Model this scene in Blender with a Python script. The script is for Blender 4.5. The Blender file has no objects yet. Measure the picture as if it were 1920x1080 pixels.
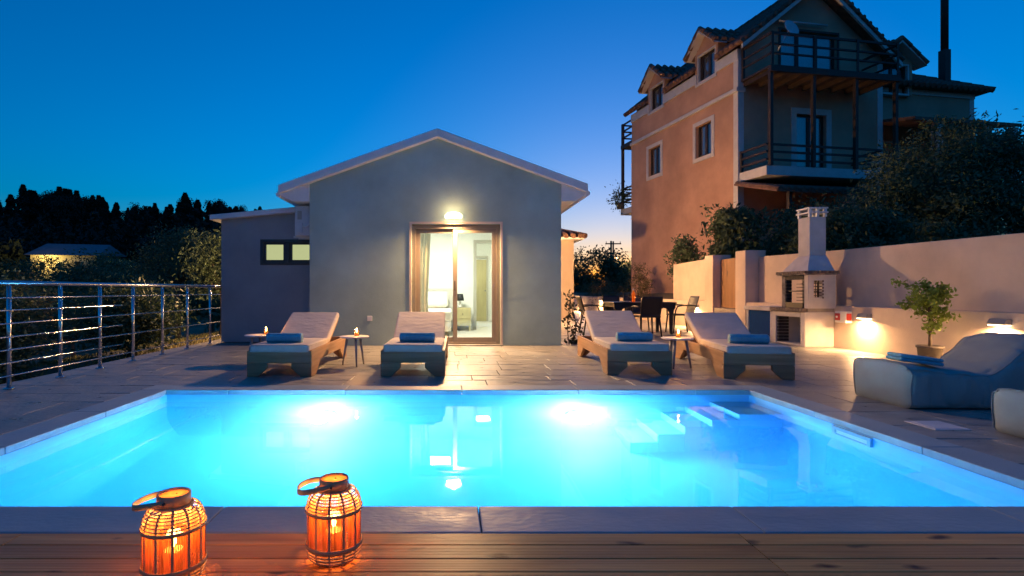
import bpy, bmesh, math, random
import numpy as np
from mathutils import Matrix, Vector, noise as mnoise
R = math.radians
rnd = random.Random(7)
SC = bpy.context.scene
COL = SC.collection

# ------------------------------------------------------------------ camera
cam_d = bpy.data.cameras.new('camera')
cam_d.sensor_width = 36.0
cam_d.lens = 18.75
cam_d.shift_x = 0.0625
cam_d.shift_y = 0.0026
cam_d.clip_start = 0.05
cam_d.clip_end = 3000
cam = bpy.data.objects.new('camera', cam_d)
COL.objects.link(cam)
cam.location = (0, 0, 1.0)
cam.rotation_euler = (R(90), 0, 0)
SC.camera = cam

# ------------------------------------------------------------------ sky and exposure
world = bpy.data.worlds.new('World')
SC.world = world
world.use_nodes = True
wn = world.node_tree.nodes
wl = world.node_tree.links
wn.clear()
wo = wn.new('ShaderNodeOutputWorld')
bg = wn.new('ShaderNodeBackground')
sky = wn.new('ShaderNodeTexSky')
sky.sky_type = 'NISHITA'
sky.sun_disc = False
sky.sun_elevation = R(0.0)
sky.sun_rotation = R(17)
sky.altitude = 50
sky.air_density = 1.0
sky.dust_density = 1.0
sky.ozone_density = 6.0
tint = wn.new('ShaderNodeMix')
tint.data_type = 'RGBA'
tint.blend_type = 'MULTIPLY'
tint.inputs[0].default_value = 1.0
tint.inputs[7].default_value = (1.25, 1.5, .95, 1)
hsv = wn.new('ShaderNodeHueSaturation')
hsv.inputs['Saturation'].default_value = 1.06
wl.new(sky.outputs[0], tint.inputs[6])
wl.new(tint.outputs[2], hsv.inputs['Color'])
wl.new(hsv.outputs[0], bg.inputs[0])
bg.inputs[1].default_value = 0.15
wl.new(bg.outputs[0], wo.inputs[0])

vs = SC.view_settings
vs.view_transform = 'Standard'
vs.look = 'None'
vs.exposure = 2.72
vs.gamma = 1.0
vs.use_curve_mapping = False
SC.render.engine = 'CYCLES'
cy = SC.cycles
cy.use_denoising = True
try:
    cy.denoiser = 'OPENIMAGEDENOISE'
    cy.denoising_input_passes = 'RGB_ALBEDO_NORMAL'
except Exception:
    pass
cy.max_bounces = 10
cy.diffuse_bounces = 5
cy.glossy_bounces = 4
cy.transmission_bounces = 8
cy.volume_bounces = 2
cy.transparent_max_bounces = 12
cy.blur_glossy = 0.6
cy.sample_clamp_indirect = 6.0
cy.caustics_reflective = False
cy.caustics_refractive = True

LP = 2**-2.72      # lamp strengths below are written for exposure 0

# ------------------------------------------------------------------ helpers
class MB:
    """collects faces; build() links them as one mesh object"""
    def __init__(s):
        s.v = []; s.f = []; s.sm = []
    def add(s, vs_, fs, smooth=False):
        n = len(s.v)
        s.v += [tuple(p) for p in vs_]
        for f in fs:
            s.f.append(tuple(i + n for i in f)); s.sm.append(smooth)
        return s
    def box(s, x0, x1, y0, y1, z0, z1):
        if x0 > x1: x0, x1 = x1, x0
        if y0 > y1: y0, y1 = y1, y0
        return s.add([(x0,y0,z0),(x1,y0,z0),(x1,y1,z0),(x0,y1,z0),(x0,y0,z1),(x1,y0,z1),(x1,y1,z1),(x0,y1,z1)],
                     [(0,3,2,1),(4,5,6,7),(0,1,5,4),(1,2,6,5),(2,3,7,6),(3,0,4,7)])
    def prism(s, poly, axis, a, b):
        """poly of 2-D points extruded along axis from a to b"""
        def P(p, c):
            return {'x': (c, p[0], p[1]), 'y': (p[0], c, p[1]), 'z': (p[0], p[1], c)}[axis]
        n = len(poly)
        vs_ = [P(p, a) for p in poly] + [P(p, b) for p in poly]
        area = sum(poly[i][0]*poly[(i+1) % n][1] - poly[(i+1) % n][0]*poly[i][1] for i in range(n))
        fl = (area > 0) ^ (axis == 'y') ^ (b < a)
        f0 = tuple(range(n)); f1 = tuple(range(n, 2*n))
        sides = [(i, (i+1) % n, n+(i+1) % n, n+i) for i in range(n)]
        if fl: fs = [tuple(reversed(f0)), f1] + sides
        else: fs = [f0, tuple(reversed(f1))] + [tuple(reversed(q)) for q in sides]
        return s.add(vs_, fs)
    def tube(s, pts, r, n=8, cap=True, smooth=True):
        pts = [Vector(p) for p in pts]
        rs = r if isinstance(r, (list, tuple)) else [r]*len(pts)
        t0 = (pts[1]-pts[0]).normalized()
        up = Vector((0,0,1)) if abs(t0.z) < .9 else Vector((1,0,0))
        u = t0.cross(up).normalized()
        vs_ = []; fs = []
        for i, p in enumerate(pts):
            t = (pts[min(i+1, len(pts)-1)]-pts[max(i-1, 0)]).normalized()
            u = (u - t*u.dot(t)).normalized(); w = t.cross(u)
            for k in range(n):
                a = 2*math.pi*k/n
                vs_.append(p + (u*math.cos(a)+w*math.sin(a))*rs[i])
        for i in range(len(pts)-1):
            for k in range(n):
                k2 = (k+1) % n
                fs.append((i*n+k, i*n+k2, (i+1)*n+k2, (i+1)*n+k))
        s.add(vs_, fs, smooth)
        if cap:
            m = len(s.v)-len(vs_)
            s.f.append(tuple(m+k for k in reversed(range(n)))); s.sm.append(False)
            s.f.append(tuple(m+(len(pts)-1)*n+k for k in range(n))); s.sm.append(False)
        return s
    def lathe(s, prof, n=24, c=(0,0,0), smooth=True, close=False):
        vs_ = []; fs = []
        for (r, z) in prof:
            for k in range(n):
                a = 2*math.pi*k/n
                vs_.append((c[0]+r*math.cos(a), c[1]+r*math.sin(a), c[2]+z))
        m = len(prof)
        for i in range(m-1 + (1 if close else 0)):
            j = (i+1) % m
            for k in range(n):
                k2 = (k+1) % n
                fs.append((i*n+k, i*n+k2, j*n+k2, j*n+k))
        s.add(vs_, fs, smooth)
        return s
    def mesh(s, name):
        me = bpy.data.meshes.new(name)
        me.from_pydata(s.v, [], s.f)
        me.polygons.foreach_set('use_smooth', s.sm)
        me.update()
        return me
    def build(s, name, m, parent=None, W=False, bevel=0, seg=2):
        return obj(name, s.mesh(name), m, parent, W, bevel, seg)

def obj(name, me, m, parent=None, W=False, bevel=0, seg=2):
    o = bpy.data.objects.new(name, me)
    COL.objects.link(o)
    if m is not None and not me.materials:
        me.materials.append(m)
    if parent is not None:
        o.parent = parent
        if W:
            o.matrix_parent_inverse = Matrix.Translation(-Vector(parent.location))
    if bevel:
        b = o.modifiers.new('bevel', 'BEVEL'); b.width = bevel; b.segments = seg; b.limit_method = 'ANGLE'
        b.harden_normals = False
    return o

def tag(o, label=None, cat=None, group=None, kind=None):
    if label: o['label'] = label
    if cat: o['category'] = cat
    if group: o['group'] = group
    if kind: o['kind'] = kind
    return o

def thing(name, label, cat, loc=(0,0,0), rz=0, group=None):
    o = bpy.data.objects.new(name, None)
    COL.objects.link(o)
    o.empty_display_size = .1
    o.location = loc; o.rotation_euler = (0, 0, rz)
    return tag(o, label, cat, group)

def copy_tree(o, parent=None):
    c = o.copy(); COL.objects.link(c)
    c.parent = parent
    for ch in list(o.children):
        copy_tree(ch, c)
    return c

def point(name, parent, loc, power, col, rad=.04, W=False):
    d = bpy.data.lights.new(name, 'POINT'); d.energy = power*LP; d.color = col; d.shadow_soft_size = rad
    o = bpy.data.objects.new(name, d); COL.objects.link(o); o.location = loc
    if parent is not None:
        o.parent = parent
        if W: o.matrix_parent_inverse = Matrix.Translation(-Vector(parent.location))
    return o

def area(name, parent, loc, rot, size, power, col, W=False, spread=180):
    d = bpy.data.lights.new(name, 'AREA'); d.energy = power*LP; d.color = col
    d.shape = 'RECTANGLE'; d.size, d.size_y = size; d.spread = R(spread)
    o = bpy.data.objects.new(name, d); COL.objects.link(o); o.location = loc; o.rotation_euler = rot
    if parent is not None:
        o.parent = parent
        if W: o.matrix_parent_inverse = Matrix.Translation(-Vector(parent.location))
    return o

# ------------------------------------------------------------------ materials
def mat(name, col, rough=.6, metal=0.0, var=0.0, vscale=6.0, bump=0.0, bscale=60.0, col2=None, spec=.5,
        stretch=(1,1,1), trans=0.0, rvar=0.0, obvar=0.0, bdist=.01):
    m = bpy.data.materials.new(name); m.use_nodes = True
    nt = m.node_tree; n = nt.nodes; l = nt.links
    p = n['Principled BSDF']
    p.inputs['Base Color'].default_value = (*col, 1)
    p.inputs['Roughness'].default_value = rough
    p.inputs['Metallic'].default_value = metal
    p.inputs['Specular IOR Level'].default_value = spec
    tc = n.new('ShaderNodeTexCoord'); mp = n.new('ShaderNodeMapping')
    mp.inputs['Scale'].default_value = stretch
    l.new(tc.outputs['Object'], mp.inputs[0])
    c_out = None
    if var or col2:
        nz = n.new('ShaderNodeTexNoise'); nz.inputs['Scale'].default_value = vscale
        nz.inputs['Detail'].default_value = 7; nz.inputs['Roughness'].default_value = .62
        l.new(mp.outputs[0], nz.inputs['Vector'])
        rp = n.new('ShaderNodeValToRGB')
        a = rp.color_ramp.elements[0]; b = rp.color_ramp.elements[1]
        a.position = .32; b.position = .68
        if col2:
            a.color = (*col, 1); b.color = (*col2, 1)
        else:
            a.color = (*[c*(1-var) for c in col], 1); b.color = (*[min(1, c*(1+var)) for c in col], 1)
        l.new(nz.outputs['Fac'], rp.inputs[0])
        c_out = rp.outputs[0]
        if rvar:
            mr = n.new('ShaderNodeMapRange')
            mr.inputs['To Min'].default_value = max(.03, rough-rvar); mr.inputs['To Max'].default_value = min(1, rough+rvar)
            mr.inputs['From Min'].default_value = .3; mr.inputs['From Max'].default_value = .7
            l.new(nz.outputs['Fac'], mr.inputs[0]); l.new(mr.outputs[0], p.inputs['Roughness'])
    if obvar:
        oi = n.new('ShaderNodeObjectInfo'); hv = n.new('ShaderNodeHueSaturation')
        mr = n.new('ShaderNodeMapRange'); mr.inputs['To Min'].default_value = 1-obvar; mr.inputs['To Max'].default_value = 1+obvar
        l.new(oi.outputs['Random'], mr.inputs[0]); l.new(mr.outputs[0], hv.inputs['Value'])
        if c_out is not None: l.new(c_out, hv.inputs['Color'])
        else: hv.inputs['Color'].default_value = (*col, 1)
        c_out = hv.outputs[0]
    if c_out is not None: l.new(c_out, p.inputs['Base Color'])
    if bump:
        nb = n.new('ShaderNodeTexNoise'); nb.inputs['Scale'].default_value = bscale; nb.inputs['Detail'].default_value = 5
        l.new(mp.outputs[0], nb.inputs['Vector'])
        bp = n.new('ShaderNodeBump'); bp.inputs['Strength'].default_value = bump; bp.inputs['Distance'].default_value = bdist
        l.new(nb.outputs['Fac'], bp.inputs['Height']); l.new(bp.outputs[0], p.inputs['Normal'])
    if trans:
        tr = n.new('ShaderNodeBsdfTranslucent'); mx = n.new('ShaderNodeMixShader'); mx.inputs[0].default_value = trans
        if c_out is not None: l.new(c_out, tr.inputs[0])
        else: tr.inputs[0].default_value = (*col, 1)
        o = n['Material Output']
        l.new(p.outputs[0], mx.inputs[1]); l.new(tr.outputs[0], mx.inputs[2]); l.new(mx.outputs[0], o.inputs[0])
    return m

def emit(name, col, strength):
    m = bpy.data.materials.new(name); m.use_nodes = True
    n = m.node_tree.nodes; n.clear()
    o = n.new('ShaderNodeOutputMaterial'); e = n.new('ShaderNodeEmission')
    e.inputs[0].default_value = (*col, 1); e.inputs[1].default_value = strength*LP
    m.node_tree.links.new(e.outputs[0], o.inputs[0])
    return m

def thin_glass(name, tintc=(.95,.97,.96), f0=.05, rough=.01):
    m = bpy.data.materials.new(name); m.use_nodes = True
    n = m.node_tree.nodes; l = m.node_tree.links; n.clear()
    o = n.new('ShaderNodeOutputMaterial'); t = n.new('ShaderNodeBsdfTransparent'); g = n.new('ShaderNodeBsdfGlossy')
    f = n.new('ShaderNodeLayerWeight'); f.inputs[0].default_value = .5
    pw = n.new('ShaderNodeMath'); pw.operation = 'POWER'; pw.inputs[1].default_value = 5
    ma = n.new('ShaderNodeMath'); ma.operation = 'MULTIPLY_ADD'; ma.inputs[1].default_value = .9; ma.inputs[2].default_value = f0
    mx = n.new('ShaderNodeMixShader')
    t.inputs[0].default_value = (*tintc, 1); g.inputs['Roughness'].default_value = rough
    l.new(f.outputs['Facing'], pw.inputs[0]); l.new(pw.outputs[0], ma.inputs[0]); l.new(ma.outputs[0], mx.inputs[0])
    l.new(t.outputs[0], mx.inputs[1]); l.new(g.outputs[0], mx.inputs[2]); l.new(mx.outputs[0], o.inputs[0])
    return m

def water_mat():
    m = bpy.data.materials.new('water'); m.use_nodes = True
    n = m.node_tree.nodes; l = m.node_tree.links; n.clear()
    o = n.new('ShaderNodeOutputMaterial'); g = n.new('ShaderNodeBsdfGlass')
    g.inputs['IOR'].default_value = 1.33; g.inputs['Roughness'].default_value = 0.0
    g.inputs['Color'].default_value = (.9, .98, 1, 1)
    nz = n.new('ShaderNodeTexNoise'); nz.inputs['Scale'].default_value = 1.6; nz.inputs['Detail'].default_value = 2
    bp = n.new('ShaderNodeBump'); bp.inputs['Strength'].default_value = .05; bp.inputs['Distance'].default_value = .02
    tc = n.new('ShaderNodeTexCoord')
    l.new(tc.outputs['Object'], nz.inputs['Vector']); l.new(nz.outputs['Fac'], bp.inputs['Height']); l.new(bp.outputs[0], g.inputs['Normal'])
    l.new(g.outputs[0], o.inputs[0])
    va = n.new('ShaderNodeVolumeAbsorption'); va.inputs['Color'].default_value = (.02, .84, 1.0, 1); va.inputs['Density'].default_value = .60
    vc = n.new('ShaderNodeVolumeScatter'); vc.inputs['Color'].default_value = (.45, .86, 1, 1); vc.inputs['Density'].default_value = .28; vc.inputs['Anisotropy'].default_value = .3
    ad = n.new('ShaderNodeAddShader'); l.new(va.outputs[0], ad.inputs[0]); l.new(vc.outputs[0], ad.inputs[1]); l.new(ad.outputs[0], o.inputs['Volume'])
    return m

def wood_mat(name, c1, c2, dark, rough=.5, axis='X', knots=True, scale=1.0, groove=0.0, spec=.5):
    """grain along one axis, dark knots, fine grooves"""
    m = bpy.data.materials.new(name); m.use_nodes = True
    n = m.node_tree.nodes; l = m.node_tree.links; p = n['Principled BSDF']
    tc = n.new('ShaderNodeTexCoord'); mp = n.new('ShaderNodeMapping'); oi = n.new('ShaderNodeObjectInfo')
    sc = {'X': (1.2, 22, 22), 'Y': (22, 1.2, 22), 'Z': (22, 22, 1.2)}[axis]
    mp.inputs['Scale'].default_value = tuple(scale*q for q in sc)
    ad = n.new('ShaderNodeVectorMath'); ad.operation = 'ADD'
    cb = n.new('ShaderNodeCombineXYZ'); ml = n.new('ShaderNodeMath'); ml.operation = 'MULTIPLY'; ml.inputs[1].default_value = 37.0
    l.new(oi.outputs['Random'], ml.inputs[0])
    for i in range(3): l.new(ml.outputs[0], cb.inputs[i])
    l.new(tc.outputs['Object'], ad.inputs[0]); l.new(cb.outputs[0], ad.inputs[1]); l.new(ad.outputs[0], mp.inputs[0])
    nz = n.new('ShaderNodeTexNoise'); nz.inputs['Scale'].default_value = 1.0; nz.inputs['Detail'].default_value = 8; nz.inputs['Distortion'].default_value = .6
    l.new(mp.outputs[0], nz.inputs['Vector'])
    rp = n.new('ShaderNodeValToRGB'); e = rp.color_ramp.elements
    e[0].position = .3; e[0].color = (*c1, 1); e[1].position = .7; e[1].color = (*c2, 1)
    l.new(nz.outputs['Fac'], rp.inputs[0])
    out = rp.outputs[0]
    if knots:
        mk = n.new('ShaderNodeMapping'); sk = {'X': (3.2, 9, 9), 'Y': (9, 3.2, 9), 'Z': (9, 9, 3.2)}[axis]
        mk.inputs['Scale'].default_value = tuple(scale*q for q in sk)
        nd = n.new('ShaderNodeTexNoise'); nd.inputs['Scale'].default_value = 9; nd.inputs['Detail'].default_value = 3
        mixv = n.new('ShaderNodeVectorMath'); mixv.operation = 'MULTIPLY_ADD'; mixv.inputs[1].default_value = (.05, .05, .05)
        l.new(tc.outputs['Object'], nd.inputs['Vector']); l.new(nd.outputs['Color'], mixv.inputs[0]); l.new(ad.outputs[0], mixv.inputs[2])
        l.new(mixv.outputs[0], mk.inputs[0])
        vo = n.new('ShaderNodeTexVoronoi'); vo.inputs['Scale'].default_value = 1.0
        l.new(mk.outputs[0], vo.inputs['Vector'])
        kr = n.new('ShaderNodeValToRGB'); k = kr.color_ramp.elements
        k[0].position = .06; k[0].color = (1,1,1,1); k[1].position = .2; k[1].color = (0,0,0,1)
        l.new(vo.outputs['Distance'], kr.inputs[0])
        mx = n.new('ShaderNodeMix'); mx.data_type = 'RGBA'
        mx.inputs[7].default_value = (*dark, 1)
        l.new(kr.outputs[0], mx.inputs[0]); l.new(out, mx.inputs[6]); out = mx.outputs[2]
    hv = n.new('ShaderNodeHueSaturation'); mr = n.new('ShaderNodeMapRange'); mr.inputs['To Min'].default_value = .8; mr.inputs['To Max'].default_value = 1.15
    l.new(oi.outputs['Random'], mr.inputs[0]); l.new(mr.outputs[0], hv.inputs['Value']); l.new(out, hv.inputs['Color'])
    l.new(hv.outputs[0], p.inputs['Base Color'])
    p.inputs['Roughness'].default_value = rough; p.inputs['Specular IOR Level'].default_value = spec
    bp = n.new('ShaderNodeBump'); bp.inputs['Strength'].default_value = .25; bp.inputs['Distance'].default_value = .003
    l.new(nz.outputs['Fac'], bp.inputs['Height'])
    last = bp.outputs[0]
    if groove:
        sx = n.new('ShaderNodeSeparateXYZ'); l.new(tc.outputs['Object'], sx.inputs[0])
        mm = n.new('ShaderNodeMath'); mm.operation = 'MULTIPLY'; mm.inputs[1].default_value = groove
        sn = n.new('ShaderNodeMath'); sn.operation = 'SINE'
        l.new(sx.outputs[1], mm.inputs[0]); l.new(mm.outputs[0], sn.inputs[0])
        b2 = n.new('ShaderNodeBump'); b2.inputs['Strength'].default_value = .25; b2.inputs['Distance'].default_value = .0015
        l.new(sn.outputs[0], b2.inputs['Height']); l.new(last, b2.inputs['Normal']); last = b2.outputs[0]
    l.new(last, p.inputs['Normal'])
    return m

WARM = (1.0, .55, .235)
M = {}
M['plaster_grey'] = mat('plaster_grey', (.34,.47,.44), .85, var=.16, vscale=1.1, bump=.25, bscale=35)
M['plaster_shaded'] = mat('plaster_shaded', (.31,.32,.33), .85, var=.10, vscale=1.6, bump=.25, bscale=35)  # gable plaster darkened for the annex; its weaker light is in the colour
M['plaster_white'] = mat('plaster_white', (.66,.61,.55), .8, var=.14, vscale=2.5, bump=.2, bscale=45)
M['plaster_cream'] = mat('plaster_cream', (.66,.54,.43), .85, var=.16, vscale=.9, bump=.25, bscale=40)
M['plaster_tan'] = mat('plaster_tan', (.36,.29,.22), .85, var=.08, vscale=1.3, bump=.2, bscale=40)
M['roof_white'] = mat('roof_white', (.72,.74,.76), .6, var=.06, vscale=5)
M['white_paint'] = mat('white_paint', (.78,.77,.74), .5, var=.04, vscale=4)
M['room_white'] = mat('room_white', (.82,.83,.78), .8, var=.02)
M['room_floor'] = mat('room_floor', (.62,.60,.54), .25, var=.05)
M['alu'] = mat('alu', (.24,.20,.155), .4, var=.05)
M['alu_dark'] = mat('alu_dark', (.06,.06,.055), .45)
M['steel'] = mat('steel', (.62,.63,.65), .22, metal=1.0, var=.05, vscale=20)
M['glass'] = thin_glass('glass')
M['glass_dark'] = thin_glass('glass_dark', (.55,.6,.62))
M['glass_sky'] = thin_glass('glass_sky', (.9,.92,.95), .16)
M['frost_lit'] = emit('frost_lit', (.80,.86,.42), .62)
M['pool'] = mat('pool', (.27,.66,.95), .5, var=.04, vscale=3)
M['pool_rim'] = mat('pool_rim', (.28,.50,.60), .4, var=.05, vscale=6)
M['water'] = water_mat()
M['stone'] = mat('stone', (.175,.175,.16), .40, col2=(.42,.395,.345), vscale=3.6, bump=.55, bscale=22, rvar=.18, obvar=.10, stretch=(1,2.2,1), bdist=.012)
M['patio'] = mat('patio', (.19,.18,.16), .75, var=.15)
M['coping'] = mat('coping', (.26,.34,.37), .5, col2=(.36,.43,.45), vscale=3.5, bump=.3, bscale=22, rvar=.12, obvar=.06, stretch=(1,2,1))
M['deck'] = wood_mat('deck', (.50,.21,.06), (.80,.40,.12), (.11,.042,.016), .42, 'X', True, 1.0, 520, spec=.2)
M['teak'] = wood_mat('teak', (.34,.185,.09), (.48,.28,.15), (.14,.07,.03), .55, 'Y', False, 1.0)
M['teak_x'] = wood_mat('teak_x', (.30,.165,.08), (.44,.26,.14), (.14,.07,.03), .55, 'X', False, 1.0)
M['gate_wood'] = wood_mat('gate_wood', (.22,.11,.045), (.36,.19,.08), (.08,.04,.02), .5, 'Z', True, .5)
M['cushion'] = mat('cushion', (.58,.52,.46), .9, var=.07, vscale=5, bump=.3, bscale=7, bdist=.03, stretch=(1,2.5,1))
M['towel'] = mat('towel', (.16,.40,.50), .95, var=.08, vscale=30, bump=.6, bscale=420, bdist=.003)
M['towel_edge'] = mat('towel_edge', (.55,.60,.60), .95, var=.08, vscale=30, bump=.6, bscale=420, bdist=.003)
M['bag'] = mat('bag', (.27,.32,.31), .8, var=.06, vscale=5, bump=.3, bscale=420, bdist=.002)
M['bag_seam'] = mat('bag_seam', (.26,.29,.28), .8)
M['table_top'] = mat('table_top', (.66,.67,.70), .35, var=.03)
M['leg_blue'] = mat('leg_blue', (.30,.30,.30), .4)
M['black_plastic'] = mat('black_plastic', (.018,.017,.017), .42, bump=.4, bscale=120)
M['candle_glass'] = thin_glass('candle_glass', (.95,.82,.66))
M['wax'] = mat('wax', (.8,.62,.4), .5, trans=.4)
M['flame'] = emit('flame', (1.0,.55,.16), 60)
M['bamboo'] = mat('bamboo', (.52,.34,.18), .5, var=.15, vscale=30, trans=.12)
M['bamboo_lid'] = mat('bamboo_lid', (.75,.50,.25), .5, var=.12, vscale=40, trans=.65)
M['reed'] = mat('reed', (.62,.31,.12), .6, var=.5, vscale=60, stretch=(1,1,.06), trans=.55)
M['strap'] = mat('strap', (.50,.33,.19), .5, var=.1, vscale=30)
M['brick_dark'] = mat('brick_dark', (.05,.045,.042), .8, var=.3, vscale=20)
M['brick'] = mat('brick', (.20,.15,.11), .8, var=.2, vscale=15, obvar=.2)
M['bbq_blue'] = mat('bbq_blue', (.008,.055,.20), .9, var=.1, vscale=12, spec=.1)
M['soot'] = mat('soot', (.10,.09,.08), .95, col2=(.42,.38,.33), vscale=9)
M['lamp_glass'] = emit('lamp_glass', (1.0,.70,.38), 12)
M['lamp_body'] = mat('lamp_body', (.35,.33,.30), .4)
M['pot'] = mat('pot', (.11,.09,.075), .7, var=.12, vscale=14)
M['soil'] = mat('soil', (.05,.035,.025), .95, var=.3, vscale=40, bump=.6)
M['leaf_ficus'] = mat('leaf_ficus', (.24,.34,.045), .5, var=.35, vscale=9, trans=.3)
M['leaf_olive'] = mat('leaf_olive', (.085,.13,.06), .6, var=.4, vscale=3, trans=.2)
M['leaf_dark'] = mat('leaf_dark', (.075,.115,.05), .6, var=.4, vscale=2, trans=.2)
M['leaf_conifer'] = mat('leaf_conifer', (.016,.026,.014), .8, var=.4, vscale=.6)
M['leaf_dry'] = mat('leaf_dry', (.17,.14,.06), .7, var=.4, vscale=3, trans=.2)
M['leaf_climb'] = mat('leaf_climb', (.05,.06,.03), .6, var=.4, vscale=20, trans=.2)
M['bark'] = mat('bark', (.10,.075,.05), .9, var=.3, vscale=12, bump=.6, bscale=30)
M['grass'] = mat('grass', (.12,.15,.035), .8, col2=(.26,.20,.08), vscale=.8, trans=.2)
M['soil_ground'] = mat('soil_ground', (.07,.075,.035), .95, col2=(.17,.13,.07), vscale=.35, bump=.6, bscale=3)
M['terracotta'] = mat('terracotta', (.53,.31,.20), .85, var=.2, vscale=.7, bump=.25, bscale=30)
M['tile'] = mat('tile', (.17,.09,.06), .8, var=.35, vscale=7, obvar=.2)
M['trim'] = mat('trim', (.60,.58,.54), .7, var=.08, vscale=5)
M['dark_wood'] = mat('dark_wood', (.045,.028,.02), .6, var=.3, vscale=14, stretch=(1,1,4))
M['curtain'] = mat('curtain', (.50,.49,.38), .9, var=.05, trans=.35)
M['linen'] = mat('linen', (.78,.75,.66), .9, var=.03, trans=.1)
M['room_wood'] = mat('room_wood', (.46,.40,.20), .5, var=.1, stretch=(1,1,.1), vscale=14)
M['casing'] = mat('casing', (.46,.44,.36), .5)
M['shutter'] = mat('shutter', (.20,.18,.16), .7, var=.2, stretch=(1,1,12), vscale=6)
M['black'] = mat('black', (.012,.012,.014), .5)
M['red'] = mat('red', (.55,.04,.03), .4)
M['concrete'] = mat('concrete', (.33,.29,.24), .85, var=.2, vscale=4, bump=.4, bscale=25)
M['ac'] = mat('ac', (.55,.56,.58), .45, var=.04)
M['pole'] = mat('pole', (.12,.09,.06), .9)
M['street_bulb'] = emit('street_bulb', (1.0,.72,.22), 25)
M['street_bulb_white'] = emit('street_bulb_white', (.9,1.0,.72), 30)
M['far_roof'] = mat('far_roof', (.16,.17,.19), .7, var=.15, vscale=1.5)
M['far_wall'] = mat('far_wall', (.62,.52,.30), .8, var=.08)
M['bottle'] = mat('bottle', (.85,.40,.06), .1, trans=.6)
M['plank_joist'] = mat('plank_joist', (.03,.02,.015), .9)

# ================================================================== GROUND
def sstep(a, b, x):
    t = np.clip((x-a)/(b-a), 0, 1); return t*t*(3-2*t)
def ground_h(x, y):
    x = np.asarray(x, float); y = np.asarray(y, float)
    h = np.full(np.broadcast(x, y).shape, -.45)
    h = h - 1.3*sstep(10.5, 7.5, y)*sstep(-4.0, -4.9, x)              # lower bank beside the railing
    h = h - 1.9*sstep(-7, -16, x)                                     # falls away to the left
    h = h - 2.0*sstep(7.6, 6.4, y)*sstep(-4.6, -4.0, x)*sstep(5.4, 4.4, x)   # pit of the pool
    h = h + 1.35*sstep(7.2, 8.2, x)                                   # garden behind the boundary wall
    hill = 15*sstep(70, 150, y)*sstep(40, -20, x)
    h = h + hill + .5*np.sin(x*.07+1)*np.cos(y*.05)*sstep(20, 60, np.hypot(x, y))
    return h
def ground():
    def axis(lo, a, b, hi, fine, n):
        k = np.linspace(0, 1, n)[1:]**1.8
        return np.concatenate([(a-(a-lo)*k)[::-1], np.arange(a, b+1e-6, fine), b+(hi-b)*k])
    xs = axis(-700, -24, 16, 700, .5, 34); ys = axis(-300, -4, 30, 1200, .5, 40)
    X, Y = np.meshgrid(xs, ys)
    Z = ground_h(X, Y)
    Z = Z + np.where((X < -5.2), .06*np.sin(X*3.1)*np.cos(Y*2.3+X), 0)
    nx, ny = len(xs), len(ys)
    v = np.stack([X, Y, Z], -1).reshape(-1, 3)
    i = (np.arange(ny-1)[:, None]*nx + np.arange(nx-1)[None, :]).reshape(-1)
    f = np.stack([i, i+1, i+nx+1, i+nx], -1)
    me = bpy.data.meshes.new('ground'); me.from_pydata(v.tolist(), [], f.tolist()); me.update()
    me.polygons.foreach_set('use_smooth', [True]*len(f))
    tag(obj('ground', me, M['soil_ground']), kind='structure')
ground()

# ================================================================== PATIO, POOL, WOODEN DECK
PX0, PX1, PY0, PY1 = -2.82, 3.02, 2.47, 5.35      # pool opening
WZ = -.08                                          # water level
CW = .27                                           # coping width
patio = MB()
ZB, ZT = -2.6, -.014
for (x0, x1, y0, y1) in ((-4.78, PX0-.2, 2.20, PY1+.2), (PX1+.2, 6.83, 2.20, PY1+.2), (-4.78, 6.83, PY1+.2, 9.75),
                         (-4.78, 6.83, 9.75, 14.0)):
    patio.box(x0, x1, y0, y1, ZB if y0 < 8 else -.6, ZT)
patio.prism([(1.5,14.0),(6.83,14.0),(6.35,28.9),(1.5,28.9)], 'z', -.6, ZT)
patio = tag(patio.build('patio', M['patio']), kind='structure')

def stone_mesh(w, d, rg, hz=.03, ch=.005):
    j = lambda a: rg.uniform(-a, a)
    z = [j(.0025) for _ in range(4)]
    o = [(0,0),(w,0),(w,d),(0,d)]
    i_ = [(ch+j(.003),ch+j(.003)),(w-ch+j(.003),ch+j(.003)),(w-ch+j(.003),d-ch+j(.003)),(ch+j(.003),d-ch+j(.003))]
    mb = MB()
    mb.add([(x,y,-hz) for x,y in o]+[(x,y,-ch+.001) for x,y in o]+[(p[0],p[1],z[k]) for k,p in enumerate(i_)],
           [(0,1,5,4),(1,2,6,5),(2,3,7,6),(3,0,4,7),(4,5,9,8),(5,6,10,9),(6,7,11,10),(7,4,8,11),(8,9,10,11)])
    return mb.mesh('paving_stone')
def pave(x0, x1, y0, y1, rg, lo, hi, rows):
    y = y0
    while y < y1-.05:
        d = min(rg.choice(rows), y1-y)
        if y1-y-d < .15: d = y1-y
        x = x0
        first = True
        while x < x1-.02:
            w = rg.uniform(lo, hi)*(.55 if first and rg.random() < .5 else 1)
            first = False
            if x1-x-w < .22: w = x1-x
            o = obj('paving_stone', stone_mesh(w-.004, d-.004, rg), M['stone'], patio)
            o.location = (x, y, 0)
            x += w
        y += d
rg = random.Random(3)
pave(-4.77, 6.82, PY1+CW+.004, 9.70, rg, .5, .95, (.34,.42,.5))
pave(PX1+CW+.004, 6.82, 2.20, PY1+CW, rg, .5, .95, (.36,.44,.52))
pave(-4.77, PX0-CW-.004, 2.20, PY1+CW, rg, .55, .95, (.4,.5,.6))
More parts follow.
